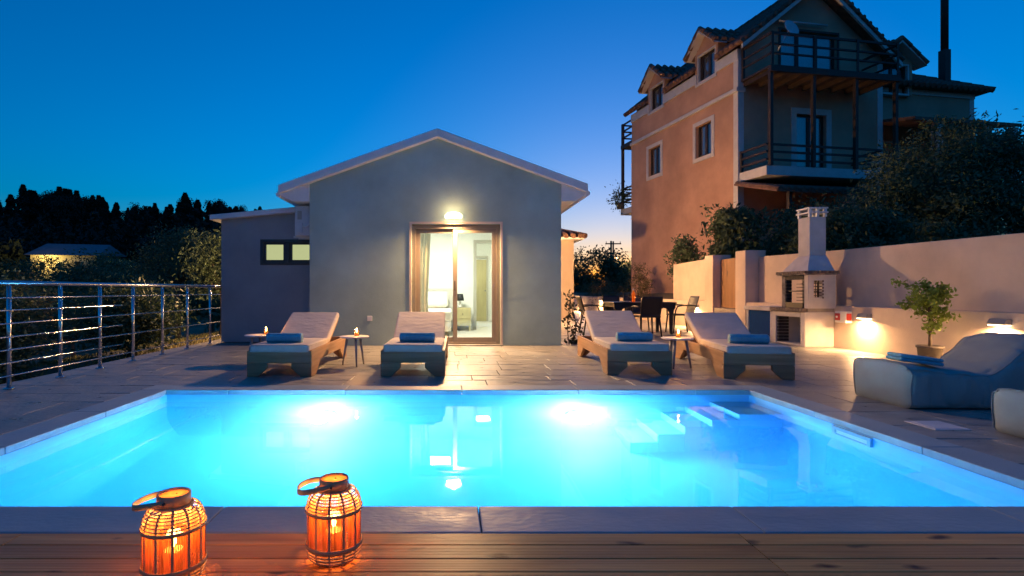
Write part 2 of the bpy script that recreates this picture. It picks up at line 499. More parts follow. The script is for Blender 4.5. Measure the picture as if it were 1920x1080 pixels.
# the side patio by the dining table: paving of the same kind, seen end on
far = MB()
y = 9.70
while y < 28.2:
    d = rg.choice((.36,.44,.52)); x = 2.12
    xe = 6.82 if y < 13.6 else 6.82-(y-13.6)*.03
    while x < xe-.05:
        w = rg.uniform(.5, .95)
        if xe-x-w < .2: w = xe-x
        zz = rg.uniform(-.002, .002)
        far.box(x+.004, x+w-.004, y+.004, y+d-.004, -.03, zz)
        x += w
    y += d
tag(far.build('side_paving', M['stone'], patio), kind='stuff')

pool = MB()
pool.box(PX0-.2, PX1+.2, PY0-.2, PY1+.2, -1.62, -1.35)
pool = tag(pool.build('pool', M['pool']), kind='structure')
def wall_box(n, *b):
    return MB().box(*b).build(n, M['pool'], pool)
wall_box('pool_wall', PX0-.2, PX0, PY0-.2, PY1+.2, -1.352, -.045)
wall_box('pool_wall', PX1, PX1+.2, PY0-.2, PY1+.2, -1.352, -.045)
wall_box('pool_wall', PX0+.001, PX1-.001, PY1, PY1+.2, -1.352, -.045)
wall_box('pool_wall', PX0+.001, PX1-.001, PY0-.2, PY0, -1.352, -.045)
cv = MB(); rc = .5; rings = []
for k in range(13):
    a = math.pi/2*k/12
    d_, z_ = rc*(1-math.cos(a))-.001, -1.35+rc*(1-math.sin(a))+.001
    rings.append([(PX0+d_,PY0+d_,z_),(PX1-d_,PY0+d_,z_),(PX1-d_,PY1-d_,z_),(PX0+d_,PY1-d_,z_)])
for k in range(12):
    for q in range(4):
        q2 = (q+1) % 4
        cv.add([rings[k][q], rings[k][q2], rings[k+1][q2], rings[k+1][q]], [(0,1,2,3)], False)
cv = cv.build('pool_cove', M['pool'], pool)
bmx = bmesh.new(); bmx.from_mesh(cv.data); bmesh.ops.remove_doubles(bmx, verts=bmx.verts, dist=1e-5)
for f_ in bmx.faces: f_.smooth = True
bmx.to_mesh(cv.data); bmx.free()
try: cv.data.set_sharp_from_angle(angle=R(40))
except Exception: pass
# steps in the far right corner, descending to the left
for k in range(5):
    xr = 3.019 if k == 0 else 2.62-.245*(k-1)
    st = MB().box(2.62-.245*k, xr-.0005, 4.80, 5.3495, -1.3515, -.24-.215*k).build('step', M['pool'], pool, bevel=.006)
# coping: slabs that overhang the wall by a hair
def coping_run(x0, x1, y0, y1, along, cuts):
    c = sorted([x0 if along == 'x' else y0]+[q for q in cuts]+[x1 if along == 'x' else y1])
    for a, b in zip(c, c[1:]):
        if along == 'x': m = MB().box(a+.002, b-.002, y0, y1, -.046, .004)
        else: m = MB().box(x0, x1, a+.002, b-.002, -.046, .004)
        m.build('coping_stone', M['coping'], pool, bevel=.006)
cx = (-2.2,-1.03,.14,1.31,2.48)
coping_run(PX0-CW, PX1+CW, PY0-CW, PY0-.002, 'x', cx)
coping_run(PX0-CW, PX1+CW, PY1+.002, PY1+CW, 'x', cx)
coping_run(PX0-CW, PX0-.002, PY0, PY1, 'y', (3.4,4.4))
coping_run(PX1+.002, PX1+CW, PY0, PY1, 'y', (3.4,4.4))
# skimmer mouth in the right wall
sk = MB()
for b in ((3.0,3.019,4.14,4.17,-.22,-.05),(3.0,3.019,3.79,3.82,-.22,-.05),(3.0,3.019,3.8205,4.1395,-.075,-.05),(3.0,3.019,3.8205,4.1395,-.22,-.19)):
    sk.box(*b)
sk.build('skimmer_frame', M['pool_rim'], pool)
MB().box(3.014, 3.0192, 3.82, 4.14, -.19, -.075).build('skimmer_flap', M['white_paint'], pool)
w = MB().box(PX0-.06, PX1+.06, PY0-.06, PY1+.06, -1.40, WZ)
tag(w.build('pool_water', M['water']), kind='structure')
# underwater lamps on the far wall
POOLC = (.85, .90, 1.0)
for x, lab in ((-1.23, 'round underwater pool lamp on far wall, the left one'), (1.30, 'round underwater pool lamp on far wall beside the pool steps')):
    t = thing('pool_lamp', lab, 'pool lamp', (x, PY1, -.70), 0, 'underwater pool lamps')
    n = 28
    MB().tube([(0,-.001,0),(0,-.03,0),(0,-.045,0)], [.115,.115,.108], 28).build('lamp_housing', M['white_paint'], t)
    MB().tube([(0,-.046,0),(0,-.058,0),(0,-.064,0)], [.106,.09,.04], 28).build('lamp_lens', emit('pool_lens', (.75,.95,1.0), 40), t)
    point('pool_lamp_light', t, (0,-.27,0), 92, POOLC, .07)
    area('pool_beam', t, (0,-.08,0), (R(-90),0,0), (.2,.2), 38, POOLC)
# lid of the skimmer in the paving
t = thing('skimmer_lid', 'pale square skimmer lid set flush in the paving beside the pool', 'skimmer lid', (3.62, 3.95, 0))
MB().box(-.13,.13,-.13,.13,-.01,.0055).build('frame', M['table_top'], t, bevel=.001)
MB().box(-.10,.10,-.10,.10,.0058,.008).build('cover', M['table_top'], t, bevel=.001)

deck = tag(MB().box(-4.6, 5.2, -1.2, 2.188, -.30, -.04).build('wooden_deck', M['plank_joist']), kind='structure')
ys = [2.196, 2.096, 1.988, 1.894]
while ys[-1] > -1.1: ys.append(ys[-1]-.101)
for a, b in zip(ys, ys[1:]):
    for x0, x1 in ((-4.6, -1.75), (-1.75, 1.194), (1.194, 5.2)):
        o = MB().box(x0+.0015-(x0+x1)/2, x1-.0015-(x0+x1)/2, -(a-b)/2+.002, (a-b)/2-.002, -.028, 0).build('plank', M['deck'], deck, bevel=.003)
        o.location = ((x0+x1)/2, (a+b)/2, .0015)

# ================================================================== VILLA
HY = 9.71
AP = (-.19, 3.77)
villa = thing('villa', 'small grey gabled house with lit glass door and white roof edge behind the loungers', 'house', (-.2, HY, 0))
DX0, DX1, DZ = -.66, .952, 2.21
fw = MB().prism([(-2.52,0),(DX0,0),(DX0,DZ),(DX1,DZ),(DX1,0),(2.06,0),(2.06,2.94),AP,(-2.52,2.94)], 'y', HY, HY+.25)
fw.build('front_wall', M['plaster_grey'], villa, True)
MB().box(-2.52, -2.32, HY+.251, 19.5, -.1, 2.94).build('side_wall', M['plaster_grey'], villa, True)
MB().box(1.86, 2.06, HY+.251, 18.8, -.1, 2.94).build('side_wall', M['plaster_cream'], villa, True)
# roof: sheet with thick white verge and boxed eaves
def roof_slab(xa, za, xb, zb, th, y0, y1):
    return MB().prism([(xa,za),(xb,zb),(xb,zb+th),(xa,za+th)], 'y', y0, y1)
sl = (AP[1]-2.94)/(2.06-AP[0]); sr = (AP[1]-2.94)/(AP[0]+2.52)
roof_slab(AP[0], AP[1]+.003, 2.52, AP[1]+.003-sl*(2.52-AP[0]), .15, HY-.12, 19.4).build('roof', M['roof_white'], villa, True, bevel=.008)
roof_slab(-3.06, AP[1]+.003-sr*(AP[0]+3.06), AP[0]-.001, AP[1]+.003, .15, HY-.12, 19.4).build('roof', M['roof_white'], villa, True, bevel=.008)
for xa, xb, xc, ze in ((2.063, 2.50, 2.30, AP[1]-sl*(2.50-AP[0])), (-2.523, -3.04, -2.80, AP[1]-sr*(AP[0]+3.04))):
    zt = 2.94
    pl = [(xa, zt-.0), (xa, 2.62), (xc, 2.62), (xb-.05*(1 if xb>0 else -1), ze-.06), (xb, ze-.002)]
    MB().prism(pl, 'y', HY-.05, 19.3).build('eave_box', M['roof_white'], villa, True)
    MB().tube([(xb+(.02 if xb>0 else -.02), HY-.10, ze-.02),(xb+(.02 if xb>0 else -.02), 19.3, ze-.02)], .045, 8).build('gutter', M['roof_white'], villa, True)
# sliding door
dr = MB()
Y0, Y1 = HY+.05, HY+.17
dr.box(DX0+.002, DX0+.07, Y0, Y1, 0, DZ-.002); dr.box(DX1-.07, DX1-.002, Y0, Y1, 0, DZ-.002)
dr.box(DX0+.0705, DX1-.0705, Y0, Y1, DZ-.075, DZ-.002); dr.box(DX0+.0705, DX1-.0705, Y0, Y1, .0, .055)
dr = dr.build('sliding_door', M['alu'], villa, True, bevel=.004)
for x0, x1, yo in ((DX0+.072, .165, .025), (.095, DX1-.072, -.022)):
    ya, yb = HY+.11+yo-.02, HY+.11+yo+.02
    s = MB()
    s.box(x0, x0+.075, ya, yb, .058, DZ-.078); s.box(x1-.075, x1, ya, yb, .058, DZ-.078)
    s.box(x0+.0755, x1-.0755, ya, yb, .058, .145); s.box(x0+.0755, x1-.0755, ya, yb, DZ-.15, DZ-.078)
    s.build('door_sash', M['alu'], dr, bevel=.004)
    MB().box(x0+.07, x1-.07, (ya+yb)/2-.003, (ya+yb)/2+.003, .14, DZ-.145).build('pane', M['glass'], dr)
MB().box(.115,.135,HY+.045,HY+.066,1.0,1.18).build('handle', M['alu_dark'], dr, bevel=.003)
trim = MB()
trim.box(DX0-.045, DX0-.001, HY-.012, HY-.001, 0, DZ+.045); trim.box(DX1+.001, DX1+.045, HY-.012, HY-.001, 0, DZ+.045)
trim.box(DX0-.001, DX1+.001, HY-.012, HY-.001, DZ+.001, DZ+.045)
trim.build('door_surround', M['plaster_cream'], villa, True, bevel=.003)
MB().box(DX0-.05, DX1+.05, HY-.07, HY+.25, -.012, .022).build('door_sill', M['stone'], villa, True, bevel=.004)
# room behind the glass
rm = MB(); RY = 13.5
rm.box(-2.30, 1.855, HY+.26, RY+.1, -.05, .018)
rm.build('room_floor', M['room_floor'], villa, True)
rm = MB()
rm.box(-2.318, -2.20, HY+.26, RY, .02, 2.62); rm.box(1.75, 1.858, HY+.26, RY, .02, 2.62)
rm.box(-2.2, .72, RY, RY+.1, .02, 2.62); rm.box(.72, 1.5, RY, RY+.1, 2.2, 2.62); rm.box(1.5, 1.75, RY, RY+.1, .02, 2.62)
rm.build('room_walls', M['room_white'], villa, True)
MB().box(-2.318, 1.858, HY+.26, 17.6, 2.622, 2.70).build('room_ceiling', M['room_white'], villa, True)
c = MB()
c.box(.645,.72,RY-.03,RY+.13,.02,2.20); c.box(1.5,1.575,RY-.03,RY+.13,.02,2.20); c.box(.645,1.575,RY-.03,RY+.13,2.2005,2.28)
c.build('door_casing', M['casing'], villa, True, bevel=.004)
c = MB()
c.box(-.2, 1.858, RY+.11, 17.4, -.05, .017)
c.build('corridor_floor', M['room_floor'], villa, True)
c = MB()
c.box(.30,.40,RY+.11,17.3,.02,2.62); c.box(1.60,1.70,RY+.11,17.3,.02,2.62); c.box(.30,1.70,17.3,17.4,.02,2.62)
c.build('corridor_walls', M['room_white'], villa, True)
cd = MB().box(.86,1.24,17.24,17.295,.02,2.0).build('corridor_door', M['room_wood'], villa, True, bevel=.004)
c = MB()
c.box(.80,.858,17.22,17.298,.02,2.06); c.box(1.242,1.30,17.22,17.298,.02,2.06); c.box(.80,1.30,17.22,17.298,2.0605,2.12)
c.build('door_casing', M['casing'], villa, True)
MB().tube([(1.2,17.2,1.0),(1.2,17.235,1.0)],.02,8).build('handle', M['steel'], cd)
# wall sockets
sw = MB().box(-1.47,-1.38,HY-.012,HY-.001,.45,.54).build('socket', M['white_paint'], villa, True, bevel=.004)
MB().box(.52,.60,RY-.012,RY-.001,1.0,1.08).build('socket', M['white_paint'], villa, True)
cl = thing('assumed_ceiling_light', 'assumed round white ceiling light, out of view in the lit bedroom', 'ceiling light', (-.2, 11.6, 2.62))  # assumed fixture, out of view above the door head
MB().lathe([(.001,-.07),(.12,-.065),(.19,-.04),(.20,0)], 28).build('diffuser', emit('room_light', (1.0,.98,.84), 6), cl)
area('room_lamp_light', cl, (0,0,-.09), (0,0,0), (.5,.5), 115, (1.0,.99,.88))
cl = thing('assumed_ceiling_light', 'assumed round white ceiling light, out of view in the corridor behind the bedroom', 'ceiling light', (1.0, 15.4, 2.62))  # also an assumed fixture, hidden behind the bedroom doorway head
MB().lathe([(.001,-.07),(.12,-.065),(.15,-.04),(.16,0)], 24).build('diffuser', emit('corridor_light', (1.0,.98,.84), 6), cl)
area('corridor_lamp_light', cl, (0,0,-.09), (0,0,0), (.4,.4), 45, (1.0,.99,.82))
# curtain
cu = MB(); pts = []
nx = 40
for i in range(nx+1):
    u = i/nx; pts.append((-.62+.30*u, HY+.36+.028*math.sin(u*24)+.008*math.sin(u*61)))
nz_ = 14
for k in range(nz_+1):
    z = .06+2.2*k/nz_
    s = .82+.18*(abs(k/nz_-.35)*1.6)
    cu.v += [(-.66+(x+.66)*s, yy, z) for x, yy in pts]
for k in range(nz_):
    for i in range(nx):
        a = k*(nx+1)+i
        cu.f.append((a, a+1, a+nx+2, a+nx+1)); cu.sm.append(True)
tag(cu.build('curtain', M['curtain']), 'olive beige curtain gathered behind left door pane', 'curtain')
# bed
bed = thing('bed', 'white double bed seen through the left pane of the glass door', 'bed', (-.75, 12.4, .02))
MB().box(-.85,.82,-.95,1.0,.10,.32).build('bed_base', M['linen'], bed, bevel=.02)
MB().box(-.84,.84,-.97,1.02,.32,.55).build('mattress', M['linen'], bed, bevel=.06, seg=4)
for sx in (-1, 1):
    o = MB().box(-.34,.34,-.08,.08,-.21,.21).build('pillow', M['linen'], bed, bevel=.075, seg=4)
    o.location = (sx*.42, .78, .76); o.rotation_euler = (R(-24), 0, 0)
MB().box(-.88,.88,1.03,1.085,0,1.05).build('headboard', M['linen'], bed, bevel=.02)
ns = thing('nightstand', 'pale wooden bedside cabinet beside the bed', 'nightstand', (.36, 13.22, .02))
MB().box(-.20,.20,-.2,.2,.12,.56).build('cabinet', M['room_wood'], ns, bevel=.008)
MB().box(-.17,.17,-.214,-.201,.30,.52).build('drawer', M['room_wood'], ns, bevel=.004)
MB().tube([(0,-.24,.41),(0,-.215,.41)],.012,8).build('knob', M['steel'], ns)
for sx in (-1,1):
    for sy in (-1,1):
        MB().box(sx*.17-.015,sx*.17+.015,sy*.17-.015,sy*.17+.015,0,.119).build('leg', M['room_wood'], ns)
bl = thing('bedside_lamp', 'small bedside lamp with dark tapered shade on the cabinet', 'lamp', (.30, 13.18, .582))
MB().lathe([(.001,0),(.05,0),(.055,.03),(.03,.05),(.02,.12),(.03,.14),(.012,.16),(.012,.2),(.001,.2)], 16).build('base', M['linen'], bl)
MB().lathe([(.10,.17),(.07,.34),(.066,.34),(.096,.17)], 20, close=True).build('lamp_shade', M['black'], bl)
# lamp above the door
wlp = thing('wall_lamp', 'glowing half round wall lamp above the glass door', 'wall lamp', (.10, HY, 2.34))
MB().box(-.10,.10,-.025,-.001,-.03,.06).build('back_plate', M['lamp_body'], wlp, bevel=.004)
hp = []
sh = MB()
N = 16
for (rr, z) in ((.10,-.035),(.15,-.02),(.155,.03),(.11,.07),(.05,.085)):
    for k in range(N+1):
        a = math.pi+math.pi*k/N
        sh.v.append((rr*math.cos(a), -.026+rr*.8*math.sin(a), z))
for r_ in range(4):
    for k in range(N):
        a = r_*(N+1)+k
        sh.f.append((a,a+1,a+N+2,a+N+1)); sh.sm.append(True)
sh.build('lamp_shade', M['lamp_glass'], wlp)
area('door_lamp_light', wlp, (0,-.11,-.05), (R(-30),0,0), (.22,.12), 240, WARM, spread=165)

point('door_lamp_glow', wlp, (0,-.20,.0), 9, WARM, .05)

# annex on the left
ax = thing('annex', 'dark lean-to annex with lit strip window left of the gabled house', 'annex', (-3.5, 10.4, 0))
AY = 10.4
a = MB()
WX0, WX1, WZ0, WZ1 = -3.66, -2.60, 1.50, 2.00
def az(x): return 2.38+(x+4.42)*.092
a.prism([(-4.42,0),(WX0,0),(WX0,az(WX0)),(-4.42,az(-4.42))], 'y', AY, AY+.22)
a.prism([(WX0+.0005,0),(WX1,0),(WX1,WZ0),(WX0+.0005,WZ0)], 'y', AY, AY+.22)
a.prism([(WX0+.0005,WZ1),(WX1,WZ1),(WX1,az(WX1)),(WX0+.0005,az(WX0))], 'y', AY, AY+.22)
a.prism([(WX1+.0005,0),(-2.523,0),(-2.523,az(-2.523)),(WX1+.0005,az(WX1))], 'y', AY, AY+.22)
a.build('front_wall', M['plaster_shaded'], ax, True)
MB().box(-4.42,-4.22,AY+.221,16,-.3,2.36).build('side_wall', M['plaster_shaded'], ax, True)
MB().prism([(-4.60,az(-4.60)+.003),(-2.524,az(-2.524)+.003),(-2.524,az(-2.524)+.10),(-4.60,az(-4.60)+.10)], 'y', AY-.12, 16.1).build('roof', M['roof_white'], ax, True, bevel=.006)
wd = MB()
ya, yb = AY-.015, AY+.12
wd.box(WX0+.001,WX0+.06,ya,yb,WZ0+.001,WZ1-.001); wd.box(WX1-.06,WX1-.001,ya,yb,WZ0+.001,WZ1-.001)
wd.box(WX0+.0605,WX1-.0605,ya,yb,WZ0+.001,WZ0+.06); wd.box(WX0+.0605,WX1-.0605,ya,yb,WZ1-.06,WZ1-.001)
wd.box(-3.17,-3.09,ya,yb,WZ0+.0605,WZ1-.0605)
wd = wd.build('window', M['alu_dark'], ax, True, bevel=.004)
for x0, x1 in ((WX0+.0605,-3.1705),(-3.0895,WX1-.0605)):
    s = MB(); zz0, zz1 = WZ0+.061, WZ1-.061
    s.box(x0+.001,x0+.045,ya+.03,yb-.03,zz0,zz1); s.box(x1-.045,x1-.001,ya+.03,yb-.03,zz0,zz1)
    s.box(x0+.0455,x1-.0455,ya+.03,yb-.03,zz0,zz0+.04); s.box(x0+.0455,x1-.0455,ya+.03,yb-.03,zz1-.04,zz1)
    s.build('window_sash', M['alu_dark'], wd)
    MB().box(x0+.044,x1-.044,AY+.055,AY+.063,zz0+.038,zz1-.038).build('pane', M['frost_lit'], wd)

al = thing('wall_lamp', 'assumed warm wall lamp, out of view on the outer side of the annex, lighting the bank', 'wall lamp', (-4.42, 14.0, 2.0))  # unseen lamp, assumed and added to light the grass bank
MB().box(-.03,-.001,-.08,.08,-.05,.06).build('back_plate', M['lamp_body'], al, bevel=.004)
MB().lathe([(.02,-.09),(.07,-.07),(.085,0),(.06,.06),(.02,.08)], 16, (-.12,0,0)).build('lamp_shade', M['lamp_glass'], al)
point('assumed_annex_light', al, (-.30,0,0), 900, WARM, .08)
# outdoor air-conditioning unit on the side wall
ac = thing('air_conditioner', 'grey outdoor air conditioning unit hung under the left eave', 'air conditioner', (-2.525, 9.92, 2.02))
MB().box(-.32,-.04,-.02,.46,0,.56).build('casing', M['ac'], ac, bevel=.015)
p = MB()
p.box(-.27,-.19,-.030,-.0205,.30,.46); p.build('side_grille', M['lamp_body'], ac, bevel=.004)
MB().box(-.26,-.17,-.045,-.0205,.05,.24).build('valve_cover', M['ac'], ac, bevel=.006)
MB().tube([(-.18,-.03,.18),(-.10,-.05,.16),(-.05,-.03,.22),(-.005,-.01,.24)], .012, 8).build('pipe', M['white_paint'], ac)
for yy in (.05,.38):
    b = MB(); b.box(-.36,-.001,yy-.015,yy+.015,-.03,-.001); b.box(-.03,-.001,yy-.015,yy+.015,-.25,-.031); b.build('bracket', M['ac'], ac)

# rear wing with a tiled hip roof, seen past the right corner
wg = thing('rear_wing', 'warmly lit cream wing with tiled roof behind the right corner of the house', 'house wing', (3.4, 19.0, 0))
MB().box(2.07, 4.48, 19.0, 24, -.1, 2.88).build('wall', M['plaster_tan'], wg, True)
MB().box(1.9, 4.78, 18.72, 24.3, 2.80, 2.88).build('soffit', M['white_paint'], wg, True)
rf = MB().add([(1.9,18.7,2.885),(4.8,18.7,2.885),(4.8,24.3,2.885),(1.9,24.3,2.885),(1.9,21.5,3.75),(2.6,21.5,3.75)],
              [(0,1,5,4),(1,2,5),(2,3,4,5),(0,3,2,1),(0,4,3)]).build('roof', M['tile'], wg, True)
for k in range(11):
    x = 2.05+k*.26
    t1 = min(1, (4.8-x)/2.2)
    MB().tube([(x,18.64,2.91),(x,18.64+2.8*t1*.9,2.91+.86*t1*.9)], .085, 8).build('roof_tile', M['tile'], rf)
MB().tube([(4.83,18.66,2.92),(2.6,21.5,3.79)], .09, 8).build('hip_tile', M['tile'], rf)
for k in range(12):
    yy = 18.8+k*.26
    t1 = min(1, max(.1,(yy-18.7)/2.8))
    MB().tube([(4.86,yy,2.91),(4.86-2.2*t1*.95,yy,2.91+.86*t1*.95)], .085, 8).build('roof_tile', M['tile'], rf)
# assumed side lamp, hidden from view, that lights the dining patio and the wall
sl_ = thing('wall_lamp', 'assumed warm wall lamp, out of view on the side of the house facing the dining patio', 'wall lamp', (2.06, 16.0, 2.45))
MB().box(.001,.03,-.08,.08,-.05,.06).build('back_plate', M['lamp_body'], sl_, bevel=.004)
MB().lathe([(.02,-.09),(.07,-.07),(.085,0),(.06,.06),(.02,.08)], 16, (.10,0,0)).build('lamp_shade', M['lamp_glass'], sl_)
point('assumed_side_light', sl_, (.28,0,0), 1050, WARM, .08)

# ================================================================== RAILING
ra = thing('railing', 'stainless steel railing with horizontal bars along the left patio edge', 'railing', (-4.47, 7.5, 0))
PY = [3.25, 4.0, 4.72, 5.43, 6.15, 6.85, 7.57, 8.35, 9.15, 10.02]
for yy in PY:
    p = MB().tube([(-4.47,yy,.012),(-4.47,yy,1.05)], .021, 12).build('post', M['steel'], ra, True)
    MB().tube([(-4.47,yy,.002),(-4.47,yy,.010),(-4.47,yy,.016)], [.05,.05,.03], 14).build('base_plate', M['steel'], p)
    MB().tube([(-4.47,yy,1.045),(-4.47,yy,1.062)], .009, 8).build('pin', M['steel'], p)
MB().tube([(-4.47,3.1,1.08),(-4.47,10.03,1.08),(-4.45,10.10,1.08),(-4.43,10.39,1.08)], .024, 12).build('top_rail', M['steel'], ra, True)
for i, z in enumerate((.927,.80,.667,.53,.40,.268,.138)):
    ye = 10.38 if i % 2 == 0 else 7.26
    MB().tube([(-4.435,3.12,z),(-4.435,ye,z)], .0075, 8).build('bar', M['steel'], ra, True)
    for yy in PY:
        if yy < ye: MB().tube([(-4.452,yy,z),(-4.432,yy,z)], .011, 6).build('bar_clip', M['steel'], ra, True)

# ================================================================== LOUNGERS
def rounded_slab(w, l, h, r, nx=10, ny=14, puff=.012):
    """upholstered slab: rounded edges, slightly domed, local x across, y along, z up from 0"""
    mb = MB().box(-w/2, w/2, 0, l, 0, h)
    return mb
def make_lounger(label, loc, rz, tilt, group):
    t = thing('sun_lounger', label, 'sun lounger', loc, rz, group)
    W2, L, H = .375, 1.96, .30
    fr = [(W2,0),(W2,H),(-W2,H),(-W2,0),(-.25,0),(-.15,.09),(-.15,.15),(.15,.15),(.15,.09),(.25,0)]
    for nm, y0 in (('front_board', 0), ('rear_board', L-.045)):
        MB().box(-W2, W2, y0, y0+.045, .158, H).build(nm, M['teak_x'], t, bevel=.004)
        for s in (-1, 1):
            ft_ = [(s*W2,0),(s*W2,.155),(s*.14,.155),(s*.14,.10),(s*.25,0)]
            MB().prism(ft_, 'y', y0+.001, y0+.044).build('foot', M['teak_x'], t, bevel=.004)
    sd = [(.046,0),(.046,H+.004),(L-.046,H+.004),(L-.046,0),(L-.22,0),(L-.40,.13),(L-.42,.16),(.42,.16),(.40,.13),(.22,0)]
    for s in (-1, 1):
        x0, x1 = (W2-.04, W2-.001) if s > 0 else (-W2+.001, -W2+.04)
        MB().prism(sd, 'x', x0, x1).build('side_board', M['teak'], t, bevel=.004)
    for k in range(7):
        y = .08+k*.125
        MB().box(-W2+.041, W2-.041, y, y+.09, .255, .275).build('slat', M['teak_x'], t)
    c = MB().box(-.345,.345,-.012,.955,.278,.372).build('seat_cushion', M['cushion'], t, bevel=.03, seg=4)
    for z in (.293,.357):
        MB().tube([(-.345,.93,z),(-.345,.01,z),(-.325,-.013,z),(.325,-.013,z),(.345,.01,z),(.345,.93,z)], .005, 6).build('piping', M['cushion'], c)
    bk = bpy.data.objects.new('back_frame', MB().box(-.33,.33,0,.70,-.035,-.003).mesh('back_frame'))
    bk.data.materials.append(M['teak_x']); COL.objects.link(bk); bk.parent = t
    bk.location = (0,.965,.285); bk.rotation_euler = (R(tilt),0,0)
    bc = MB().box(-.345,.345,.0,.74,0,.088).build('back_cushion', M['cushion'], bk, bevel=.03, seg=4)
    MB().box(-.02,.02,0,.36,-.02,.02).build('prop', M['teak'], bk).rotation_euler = (R(-70),0,0)
    bk.children[-1].location = (0,.45,-.04)
    return t
def towel_roll(label, loc, rz, white_end=False):
    t = thing('towel_roll', label, 'towel', loc, rz, 'rolled towels on the loungers')
    n = 26
    mb = MB(); L = .43; r = .058
    prof = [(0,.012),(0,.045),(.006,r),(.012,r+.001)]
    ring = [(-L/2, .018), (-L/2+.002, .046), (-L/2+.012, r)] + [(-L/2+.05+ (L-.1)*k/6, r+.0018*math.sin(k*2.3)) for k in range(7)] + [(L/2-.012, r), (L/2-.002, .046), (L/2, .018)]
    for (x, rr) in ring:
        for k in range(n):
            a = 2*math.pi*k/n
            q = rr*(1+.03*math.cos(a*1+.6))
            zz = q*math.sin(a)
            mb.v.append((x, q*math.cos(a)*1.06, max(zz, -r*.93)+r*.93))
    m = len(ring)
    for i in range(m-1):
        for k in range(n):
            mb.f.append((i*n+k, (i+1)*n+k, (i+1)*n+(k+1) % n, i*n+(k+1) % n)); mb.sm.append(True)
    mb.f.append(tuple(range(n))); mb.sm.append(False)
    mb.f.append(tuple((m-1)*n+k for k in reversed(range(n)))); mb.sm.append(False)
    mb.build('roll', M['towel'], t)
    # the rolled layers at either end
    for s in (-1, 1):
        pts = []
        for k in range(44):
            a = k*.42; rr = .008+.0026*a
            pts.append((s*(L/2-.003), rr*math.cos(a)*1.05, rr*math.sin(a)+r*.93))
        MB().tube(pts, .004, 5).build('layer_edge', M['towel_edge'], t)
    MB().add([(-L/2+.01,-.063,.075),(L/2-.01,-.063,.075),(L/2-.01,-.060,.03),(-L/2+.01,-.060,.03),
              (-L/2+.01,-.058,.075),(L/2-.01,-.058,.075)], [(0,3,2,1),(0,1,5,4)]).build('hem', M['towel'], t)
    return t
G = 'sun loungers facing the pool'
LG = [('wooden sun lounger with raised beige back next to the steel railing, leftmost', (-1.955, 6.17, .002), R(-1), 26.5, (-.03,.30)),
      ('wooden sun lounger with raised beige back right in front of the glass door', (-.41, 6.21, .002), R(-1), 27, (.03,.34)),
      ('wooden sun lounger with raised back in front of the black dining chairs', (2.262, 6.29, .002), R(-3.5), 28.5, (.03,.34)),
      ('wooden sun lounger with raised back nearest the barbecue, rightmost', (3.50, 6.0, .002), R(-8), 27, (.02,.34))]
TW = ['blue towel rolled up on the leftmost lounger', 'blue towel rolled up on the lounger before the glass door',
      'blue towel rolled up on the lounger before the dining chairs', 'blue towel rolled up on the lounger nearest the barbecue']
for (lab, loc, rz, tl, (tx, ty)), tw in zip(LG, TW):
    make_lounger(lab, loc, rz, tl, G)
    towel_roll(tw, (loc[0]+tx*math.cos(rz)-ty*math.sin(rz), loc[1]+tx*math.sin(rz)+ty*math.cos(rz), loc[2]+.372), rz+R(rnd.uniform(-3,3)))

# side tables with a candle each
def side_table(label, loc, rz):
    t = thing('side_table', label, 'side table', loc, rz, 'round side tables')
    MB().lathe([(.001,.372),(.185,.372),(.195,.378),(.195,.388),(.19,.392),(.001,.392)], 32).build('table_top', M['table_top'], t)
    for k in range(3):
        a = R(90+120*k)
        MB().tube([(.10*math.cos(a),.10*math.sin(a),.371),(.165*math.cos(a),.165*math.sin(a),.002)], [.019,.011], 10).build('leg', M['leg_blue'], t)
def candle(label, loc, p=5.0):
    t = thing('candle', label, 'candle', loc, 0, 'candles on the side tables')
    MB().lathe([(.001,.001),(.030,.001),(.034,.006),(.036,.085),(.034,.085),(.031,.008),(.001,.008)], 18).build('glass_holder', M['candle_glass'], t)
    MB().lathe([(.001,.009),(.027,.009),(.027,.045),(.001,.043)], 16).build('wax', M['wax'], t)
    MB().lathe([(.001,.048),(.010,.060),(.012,.072),(.006,.092),(.001,.108)], 10).build('flame', M['flame'], t)
    point('candle_light', t, (0,0,.13), p, (1.0,.42,.10), .012)
side_table('round white side table by the railing, behind the leftmost lounger', (-2.60, 7.35, .002), R(15))
candle('lit candle on the side table by the railing', (-2.50, 7.33, .395))
side_table('round white side table standing between the two left loungers', (-1.25, 7.12, .002), R(80))
candle('lit candle on the side table between the two left loungers', (-1.215, 7.10, .395))
side_table('round white side table standing between the two right loungers', (2.96, 6.88, .002), R(20))
candle('lit candle on the side table between the two right loungers', (2.98, 6.90, .395))

